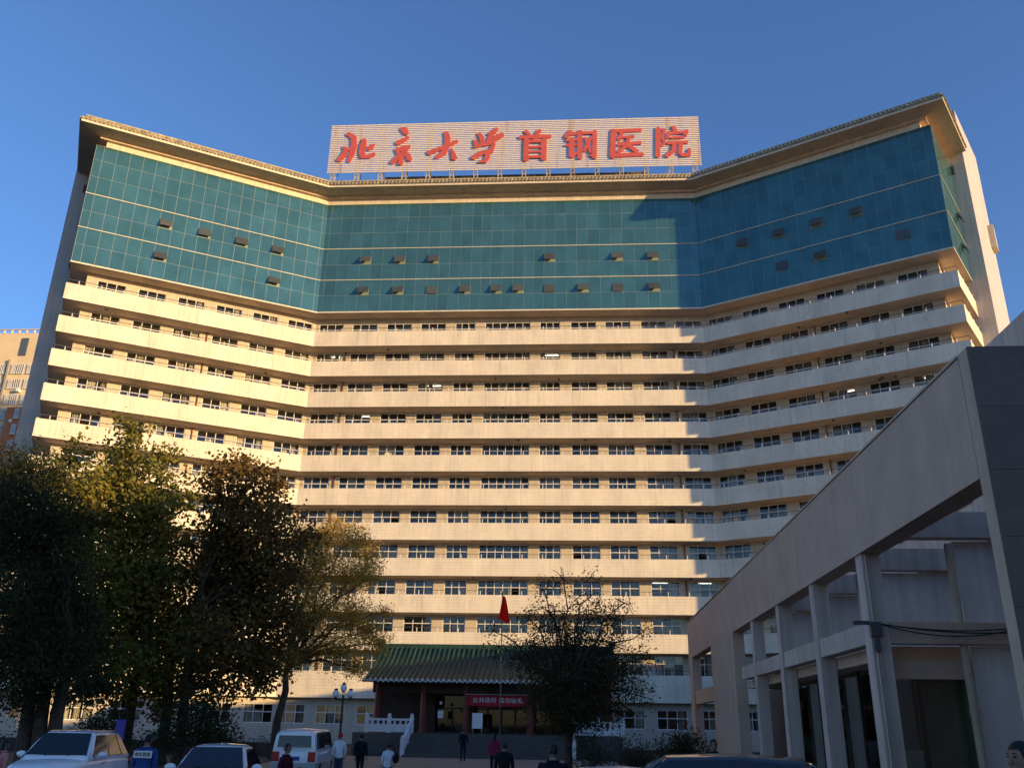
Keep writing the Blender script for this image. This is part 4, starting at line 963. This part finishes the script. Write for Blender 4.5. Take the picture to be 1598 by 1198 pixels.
# ------------------------------------------------------------------ vehicles
def loft(stations, cross):
    """stations: list of lists of (y, z) half sections with their x; mirrored to a closed skin"""
    V, F = [], []; n = None
    for x, sec in stations:
        full = [(x, -y, z) for y, z in sec]+[(x, y, z) for y, z in sec[::-1] if y > 1e-6]
        n = len(full); V += full
    for i in range(len(stations)-1):
        for k in range(n): F.append((i*n+k, i*n+(k+1) % n, (i+1)*n+(k+1) % n, (i+1)*n+k))
    F += [tuple(range(n)), tuple(range((len(stations)-1)*n, len(stations)*n))[::-1]]
    return V, F
def subdiv(o, lv=1):
    md = o.modifiers.new('subdivision', 'SUBSURF'); md.levels = lv; md.render_levels = lv
def car(name, label, loc, rz, paint, Lc, Wc, Hc, cab, belt, hood, van=False, group='cars parked on the forecourt', cat='car', lower=None):
    """cab: x of windscreen base, roof front, roof rear, rear glass base, from the front (x=0) in metres"""
    e = empty(name, loc, rz); tag(e, label, cat, group)
    w2 = Wc/2; x0 = -Lc/2
    def sec(w_, zb_, zt, crown): return [(0.0, zb_), (w_*.82, zb_), (w_*.98, zb_+.12), (w_, zb_+.34), (w_*1.0, zt-.16), (w_*.95, zt-.04), (w_*.82, zt), (0.0, zt+crown)]
    st = []
    ws, rf_, rr, rb = cab
    prof = [(0.0, .36, hood-.28, .72), (.10, .26, hood-.14, .88), (.45, .22, hood-.03, .97), (ws*.7, .2, (hood+belt)/2, 1.0), (ws, .2, belt, 1.0), (Lc*.5, .2, belt, 1.0), (Lc*.78, .2, belt+.02, 1.0), (Lc-.35, .22, belt+.01, .98), (Lc-.08, .28, belt-.05, .92), (Lc, .36, belt-.2, .84)]
    if van: prof = [(0.0, .36, hood-.2, .86), (.12, .26, hood-.02, .94), (.4, .22, belt-.05, .98), (ws, .2, belt, 1.0), (Lc*.5, .2, belt, 1.0), (Lc*.8, .2, belt, 1.0), (Lc-.12, .22, belt, .99), (Lc, .3, belt-.01, .96)]
    for x, zb_, zt, k in prof: st.append((x0+x, sec(w2*k, zb_, zt, .03)))
    V, F = loft(st, None); body = obj('body', V, F, paint, e, smooth=True); subdiv(body)
    # cabin
    wb, wr = w2*.95, w2*(.86 if van else .74)
    def csec(wq, zb_, zt, ww, cr=.035): return [(0.0, zb_-.06), (wq, zb_-.06), (wq, zb_), (wq+(ww-wq)*.5, (zb_+zt)/2), (ww, zt-.05), (ww*.86, zt), (0.0, zt+cr)]
    cs = [(x0+ws-.02, csec(wb, belt, belt+.02, wb*.98, -.02)), (x0+(ws+rf_)/2, csec(wb, belt, (belt+Hc)/2+.01, (wb+wr)/2+.015, -.01)), (x0+rf_, csec(wb, belt, Hc-.03, wr, .012)), (x0+(rf_+rr)/2, csec(wb, belt, Hc, wr)), (x0+rr, csec(wb, belt, Hc-.05, wr*.97)), (x0+rb, csec(wb*.96, belt, belt+.03 if not van else Hc-.14, wb*.9 if not van else wr*.95))]
    V, F = loft(cs, None); cb = obj('cabin', V, F, paint, e, smooth=True); bv = cb.modifiers.new('bevel', 'BEVEL'); bv.width = .045; bv.segments = 3; bv.limit_method = 'ANGLE'; bv.angle_limit = R(18)
    def quad(nm, pts, m='carglass', off=.012, par=None):
        c = sum((Vector(p) for p in pts), Vector())/len(pts); nrm = (Vector(pts[1])-Vector(pts[0])).cross(Vector(pts[2])-Vector(pts[1])).normalized()
        if nrm.dot(c-Vector((0, 0, belt))) < 0: nrm = -nrm
        top = [Vector(p)+nrm*off for p in pts]; bot = [Vector(p)-nrm*.01 for p in pts]; n = len(pts)
        return obj(nm, top+bot, [tuple(range(n)), tuple(range(n, 2*n))[::-1]]+[(i, (i+1) % n, n+(i+1) % n, n+i) for i in range(n)], m, par or e)
    zr = Hc-.10
    def fx(t): return x0+ws+(rf_-ws)*t
    quad('windscreen', [(fx(.10), -wb*.90, belt+.06), (fx(.10), wb*.90, belt+.06), (fx(.90), wr*.9, Hc-.08), (fx(.90), -wr*.9, Hc-.08)], off=.05)
    def bx(t): return x0+rb+(rr-rb)*t
    if van: quad('rear_window', [(x0+rb, -wr*.84, belt+.1), (x0+rb, wr*.84, belt+.1), (x0+rb+(rr-rb)*.12, wr*.8, Hc-.2), (x0+rb+(rr-rb)*.12, -wr*.8, Hc-.2)], off=.05)
    else: quad('rear_window', [(bx(.10), -wb*.8, belt+.08), (bx(.10), wb*.8, belt+.08), (bx(.9), wr*.85, Hc-.1), (bx(.9), -wr*.85, Hc-.1)], off=.03)
    # side windows cut by pillars
    la, lb = ws+.28, (rb-.12 if van else rb-.30); ta, tb = rf_+.06, (rr-.02 if van else rr-.1)
    cuts = [0, .34, .67, 1] if van else [0, .42, .8, 1]
    for s in (-1, 1):
        for i in range(len(cuts)-1):
            a, c_ = cuts[i]+(.015 if i else 0), cuts[i+1]-.015
            if not van and i == 2: pass
            def P(t, u_): xb = la+(lb-la)*t; xt = ta+(tb-ta)*t; x = xb+(xt-xb)*u_; return (x0+x, s*(wb+(wr-wb)*u_), belt+.04+(zr-belt-.04)*u_)
            quad('side_window', [P(a, 0), P(c_, 0), P(c_, 1), P(a, 1)], off=.02)
        mb = MB(); mb.ell((x0+ws+.42, s*(w2+.14), belt+.08), (.1, .13, .085), 10, 7).bar((x0+ws+.42, s*(w2-.05), belt+.03), (x0+ws+.42, s*(w2+.08), belt+.05), .06); mb.build('mirror', paint, e, smooth=True)
        for hx in (.45, .66):
            mb = MB(); mb.box(x0+Lc*hx, x0+Lc*hx+.2, s*(w2-.005), s*(w2+.03), belt-.14, belt-.10); mb.build('door_handle', 'chrome' if van else paint, e)
        mb = MB(); mb.ell((x0+.22, s*w2*.68, hood-.22), (.2, .22, .09), 10, 6); mb.build('headlight', 'headlight', e, smooth=True)
        mb = MB()
        if van: mb.box(x0+Lc-.06, x0+Lc+.025, s*w2*.62, s*w2*.93, belt-.38, belt-.06)
        else: mb.ell((x0+Lc-.14, s*w2*.74, belt-.14), (.12, .2, .09), 10, 6)
        mb.build('tail_light', 'taillight', e)
        for wx in (.82, Lc-.85):
            T = Matrix.Translation((x0+wx, s*(w2-.1), .32)); mb = MB()
            mb.tube([T @ Vector((0, -.11, 0)), T @ Vector((0, .11, 0))], .32, 18); ty = mb.build('wheel', 'tyre', e)
            mb = MB(); mb.tube([T @ Vector((0, s*.10, 0)), T @ Vector((0, s*.125, 0))], .2, 14); mb.build('rim', 'chrome', ty)
    mb = MB(); mb.box(x0-.02, x0+.1, -w2*.5, w2*.5, hood-.36, hood-.2); mb.build('grille', 'plasticblack', e)
    mb = MB(); mb.box(x0+Lc-.0, x0+Lc+.03, -.22, .22, belt-.34, belt-.21) if van else mb.box(x0-.035, x0-.01, -.22, .22, .42, .55); mb.build('number_plate', 'bluepaint', e)
    for s in (-.35, .25):
        mb = MB(); mb.bar((fx(.06), s, belt+.05), (fx(.22), s+.42, belt+.05+(Hc-belt)*.17), .02, .03); mb.build('wiper', 'plasticblack', e)
    if lower:
        V, F = loft([(x, [(0.0, .2), (q[2][0]*1.006, .2), (q[3][0]*1.006, .3), (q[3][0]*1.006, belt-.42), (0.0, belt-.42)]) for x, q in st[1:]], None); obj('lower_panel', V, F, lower, e)
    return e
def put(px, d): p = spot(px, d); return (p.x, p.y, 0)
car('sport_utility_car', 'white four wheel drive car at the left with roof rails', put(122, 29.0), R(97), 'carwhite', 4.5, 1.84, 1.70, (1.12, 1.82, 3.75, 4.35), 1.04, .98)
E_ = bpy.data.objects['sport_utility_car']
for s in (-1, 1):
    b = MB(); b.tube([(-.35, s*.6, 1.64), (-.2, s*.6, 1.70), (1.1, s*.6, 1.70), (1.4, s*.6, 1.64)], .025, 6); b.build('roof_rail', 'chrome', E_, smooth=True)
b = MB(); b.box(-.1, .9, -.45, .45, 1.668, 1.69); b.build('sunroof', 'carglass', E_)
car('hatchback_car', 'white hatchback car with dark windscreen nearest the centre left', put(350, 24.0), R(101), 'carwhite', 3.9, 1.68, 1.50, (.85, 1.65, 3.05, 3.75), .95, .90)
car('van', 'white and grey van seen from behind beside the golden tree', put(480, 37.0), R(-84.7), 'carwhite', 4.3, 1.66, 1.76, (.5, 1.05, 4.0, 4.26), 1.08, .95, van=True, cat='van', lower='cargrey')
car('dark_car', 'black car whose long roof shows at the bottom right', put(1085, 15.6), R(-5), 'carblack', 4.9, 1.88, 1.68, (1.2, 1.95, 4.05, 4.7), 1.08, 1.0)
car('white_sedan', 'white car half hidden behind the black car', put(930, 19.0), R(20), 'carwhite', 4.3, 1.72, 1.32, (1.25, 2.0, 3.2, 4.0), .92, .88)

# ------------------------------------------------------------------ people
def person(name, label, loc, face, H, top, legs, hair='short', coat=1.0, arm='down', hat=None, skirt=False, vest=None, sex='m', group='people on the forecourt'):
    e = empty(name, loc, face); tag(e, label, 'person', group)
    k = H/1.75; wsh = .195 if sex == 'm' else .172
    J = []; Ed = []; Rr = []
    def add(p, r_, par=None):
        J.append(Vector(p)*k); Rr.append((r_[0]*k, r_[1]*k) if isinstance(r_, tuple) else (r_*k, r_*k))
        if par is not None: Ed.append((par, len(J)-1))
        return len(J)-1
    pel = add((0, 0, .95), (.155*coat, .115*coat)); wai = add((0, 0, 1.1), (.145*coat, .105*coat), pel); che = add((0, -.005, 1.3), (.165*coat, .12*coat), wai)
    nb = add((0, .01, 1.44), (.10, .085), che); nk = add((0, 0, 1.52), .055, nb); hd_ = add((0, -.01, 1.58), .05, nk)
    wr = []
    for s in (-1, 1):
        sh = add((s*wsh, 0, 1.395), .068*coat, che)
        if arm == 'down' or (arm == 'phone' and s < 0):
            el = add((s*(wsh+.055), .02, 1.12), .052*coat, sh); w_ = add((s*(wsh+.06), -.06, .89), .036, el); d = Vector((0, -.15, -1)).normalized()
        elif arm == 'walk':
            el = add((s*(wsh+.05), .02+s*.09, 1.13), .052*coat, sh); w_ = add((s*(wsh+.03), -.10+s*.2, .92), .036, el); d = Vector((0, -.35, -.9)).normalized()
        else:                                              # hand held up before the chest
            el = add((s*(wsh+.05), -.03, 1.12), .052*coat, sh); w_ = add((s*(wsh-.06), -.27, 1.16), .036, el); d = Vector((-.2*s, -.9, .25)).normalized()
        wr.append((w_, s, d))
        st_ = .09 if arm == 'walk' else .02
        hp_ = add((s*.09, 0, .88), .095*coat, pel); kn = add((s*.095, -.02-s*st_, .5), .066, hp_); an_ = add((s*.09, .03+s*st_*1.4, .09), .045, kn); toe = add((s*.1, -.14+s*st_*1.4, .045), .04, an_)
    me = bpy.data.meshes.new('body'); me.from_pydata(J, Ed, []); o = bpy.data.objects.new('body', me); COL.objects.link(o)
    md = o.modifiers.new('skin', 'SKIN'); md.use_smooth_shade = True
    for i, v in enumerate(me.skin_vertices[0].data): v.radius = Rr[i]; v.use_root = (i == 0)
    s2 = o.modifiers.new('sub', 'SUBSURF'); s2.levels = 1; s2.render_levels = 1
    bpy.context.view_layer.update()
    ev = o.evaluated_get(bpy.context.evaluated_depsgraph_get()); m2 = bpy.data.meshes.new_from_object(ev); bpy.data.objects.remove(o)
    B = MB(); B.v = [v.co.copy() for v in m2.vertices]; B.f = [tuple(p.vertices) for p in m2.polygons]
    mats = ['skin', top, legs, cloth('shoe_leather', (.02, .018, .016)), 'hair', 'white']; mi = []
    for f in B.f:
        c = sum((B.v[i] for i in f), Vector())/len(f)/k
        a = abs(c.x)
        handz = any((c*k-J[w_]).length < .075*k for w_, s, d in wr)
        if c.z > 1.475: q = 0
        elif handz: q = 0
        elif c.z > (.88 if a < .16 else .5) and (c.z > .88 or a > wsh+.0): q = 1
        elif c.z < .10: q = 3
        else: q = 2
        mi.append(q)
    B.mi = mi
    hc = Vector((0, -.015, 1.632))*k
    # head: skull, jaw, nose, ears, eyes, mouth
    B.ell(hc, (.076*k, .095*k, .112*k), 16, 12, 0); B.ell(hc+Vector((0, -.022, -.055))*k, (.058*k, .070*k, .065*k), 12, 8, 0)
    B.ell(hc+Vector((0, -.098, -.022))*k, (.014*k, .022*k, .024*k), 8, 6, 0)
    for s in (-1, 1):
        B.ell(hc+Vector((s*.078, .01, -.01))*k, (.012*k, .022*k, .033*k), 8, 6, 0)
        B.ell(hc+Vector((s*.031, -.083, .012))*k, (.014*k, .010*k, .008*k), 8, 5, 4); B.ell(hc+Vector((s*.031, -.086, .034))*k, (.02*k, .008*k, .004*k), 8, 4, 4)
    B.ell(hc+Vector((0, -.088, -.066))*k, (.024*k, .008*k, .007*k), 8, 4, 1 if False else 0)
    # hands: palm, four fingers, thumb
    for w_, s, d in wr:
        p = J[w_]; x = Vector((0, 1, 0)) - d*d.y; x.normalize(); y = d.cross(x)
        pc = p+d*.055*k; T = Matrix.Translation(pc) @ Matrix((x, y, d)).transposed().to_4x4()
        B.ell((0, 0, 0), (.038*k, .016*k, .052*k), 8, 6, 0, T)
        for i, ln in enumerate((.062, .075, .07, .052)):
            bs = pc+d*.038*k+x*(-.027+.018*i)*k; m_ = bs+(d*.6*ln+y*s*.010)*k; B.tube([bs, m_, m_+(d*.45*ln-y*s*.0+y*-s*.02)*k], [.009*k, .0085*k, .007*k], 6, 0)
        bs = pc-x*.034*k-d*.012*k; B.tube([bs, bs+(-x*.022+d*.03)*k, bs+(-x*.026+d*.058)*k], [.011*k, .010*k, .008*k], 6, 0)
    body = obj('body', B.v, B.f, mats, e, B.mi, smooth=True, recalc=False)
    # hair
    h = MB()
    def cap(r_, zmin, yfront):
        n, m_ = 18, 12; vs, fs = [], []
        for i in range(m_+1):
            ph = math.pi*.62*i/m_
            for j in range(n):
                a = 2*math.pi*j/n; yy = math.sin(a)
                lim = 1.0 if yy > -.35 else .52
                pz = min(ph, math.pi*.62*lim)
                vs.append(hc+Vector((r_[0]*math.sin(pz)*math.cos(a), r_[1]*math.sin(pz)*yy, r_[2]*math.cos(pz)))*k)
        for i in range(m_):
            for j in range(n): fs.append((i*n+j, (i+1)*n+j, (i+1)*n+(j+1) % n, i*n+(j+1) % n))
        h._add(vs, fs)
    if hat:
        cap((.092, .112, .124), 0, 0); ho = h.build('hat', hat, e, smooth=True, recalc=False)
        h = MB()
    cap((.084, .104, .119), 0, 0)
    if hair == 'long': h.ell(hc+Vector((0, .06, -.12))*k, (.085*k, .055*k, .2*k), 12, 9)
    if hair == 'bun': h.ell(hc+Vector((0, .11, .04))*k, (.045*k, .045*k, .045*k), 10, 7)
    h.build('hair', 'hair', e, smooth=True, recalc=False)
    # jacket collar and hem
    c_ = MB(); pts = [Vector((math.cos(a)*.088, math.sin(a)*.082+.005, 1.475))*k for a in [2*math.pi*i/12 for i in range(13)]]
    c_.tube(pts, .022*k, 6); c_.build('collar', top, e, smooth=True)
    if skirt:
        s_ = MB(); s_.tube([Vector((0, 0, 1.02))*k, Vector((0, 0, .8))*k, Vector((0, 0, .62))*k], [.165*k, .2*k, .225*k], 16); s_.build('skirt', legs, e, smooth=True)
    return e, k
def P2(px, d, z=0): p = spot(px, d); return (p.x, p.y, z)
away = R(180)        # figure's own front looks along -y; turned round it looks away from the photographer
c_ = cloth
person('person', 'person in pink jacket at the left edge, dark hair', P2(14, 23.5), R(150), 1.60, c_('pink_cloth', (.50, .20, .19)), c_('dark_trousers', (.02, .02, .024)), 'long', sex='f')
vm, kv = person('person', 'person in blue safety vest seen from behind between two white cars', P2(235, 22), away, 1.76, c_('blue_vest', (.025, .08, .24)), 'dark_trousers', coat=1.12)
hx = vm
b = MB(); b.box(-.2, .2, .148, .158, 1.28, 1.42); b.build('back_label', 'white', vm)
b = MB(); b.box(-.215, .215, .128, .146, 1.02, 1.075); b.build('reflective_band', 'white', vm)
o = fit_glyph('\u505c\u8f66\u7ba1\u7406', .17, -.17, 1.305, 1.395, .159, -.006, 'plasticblack', vm, 'lettering', .01)
person('person', 'person in maroon coat standing between hatchback and van', P2(452, 22), R(70), 1.60, c_('maroon_cloth', (.07, .012, .025)), 'dark_trousers', 'short', sex='f', arm='phone')
person('person', 'person in white coat and red hat beside the van', P2(533, 35), R(200), 1.68, c_('white_cloth', (.62, .63, .66)), c_('blue_trousers', (.05, .06, .1)), sex='f', hat=c_('red_hat', (.42, .03, .03)), coat=1.1)
person('person', 'person in black coat left of the balustrade', P2(566, 36), R(170), 1.64, c_('black_cloth', (.014, .014, .016)), 'dark_trousers', coat=1.15)
person('person', 'person with white top and dark bag near the left balustrade', P2(609, 31), R(188), 1.44, 'white_cloth', 'blue_trousers', sex='f', coat=1.05)
p = P2(617, 30.9); b = MB(); b.ell((0, 0, 0), (.11, .08, .15), 10, 8).bar((-.02, 0, .12), (-.13, -.02, .42), .03, .015); bg_ = b.build('shoulder_bag', 'black_cloth'); bg_.location = (p[0]+.08, p[1], .98); tag(bg_, 'dark shoulder bag carried by the person in the white top', 'bag')
person('person', 'person in black walking at the foot of the steps', P2(724, 54.5), R(185), 1.76, 'black_cloth', 'dark_trousers', arm='walk')
person('person', 'person in crimson jacket heading for the entrance', P2(772, 39), R(176), 1.70, c_('crimson_cloth', (.25, .02, .06)), 'dark_trousers', 'long', sex='f')
person('person', 'person in dark coat just in front of the crimson jacket', P2(788, 26), R(182), 1.62, 'black_cloth', 'dark_trousers', coat=1.2)
person('person', 'large dark jacketed person seen from behind under the bushy tree', P2(863, 16), R(178), 1.80, c_('navy_cloth', (.012, .013, .02)), 'dark_trousers', coat=1.2)
person('person', 'person behind the black car by the far end of the annex', P2(1111, 22.5), R(15), 1.84, 'black_cloth', 'dark_trousers', coat=1.1)
person('person', 'person in dark red top at the right edge before the annex wall', P2(1588, 8.3, .12), R(-75), 1.92, c_('dark_red_cloth', (.10, .015, .02)), 'dark_trousers')
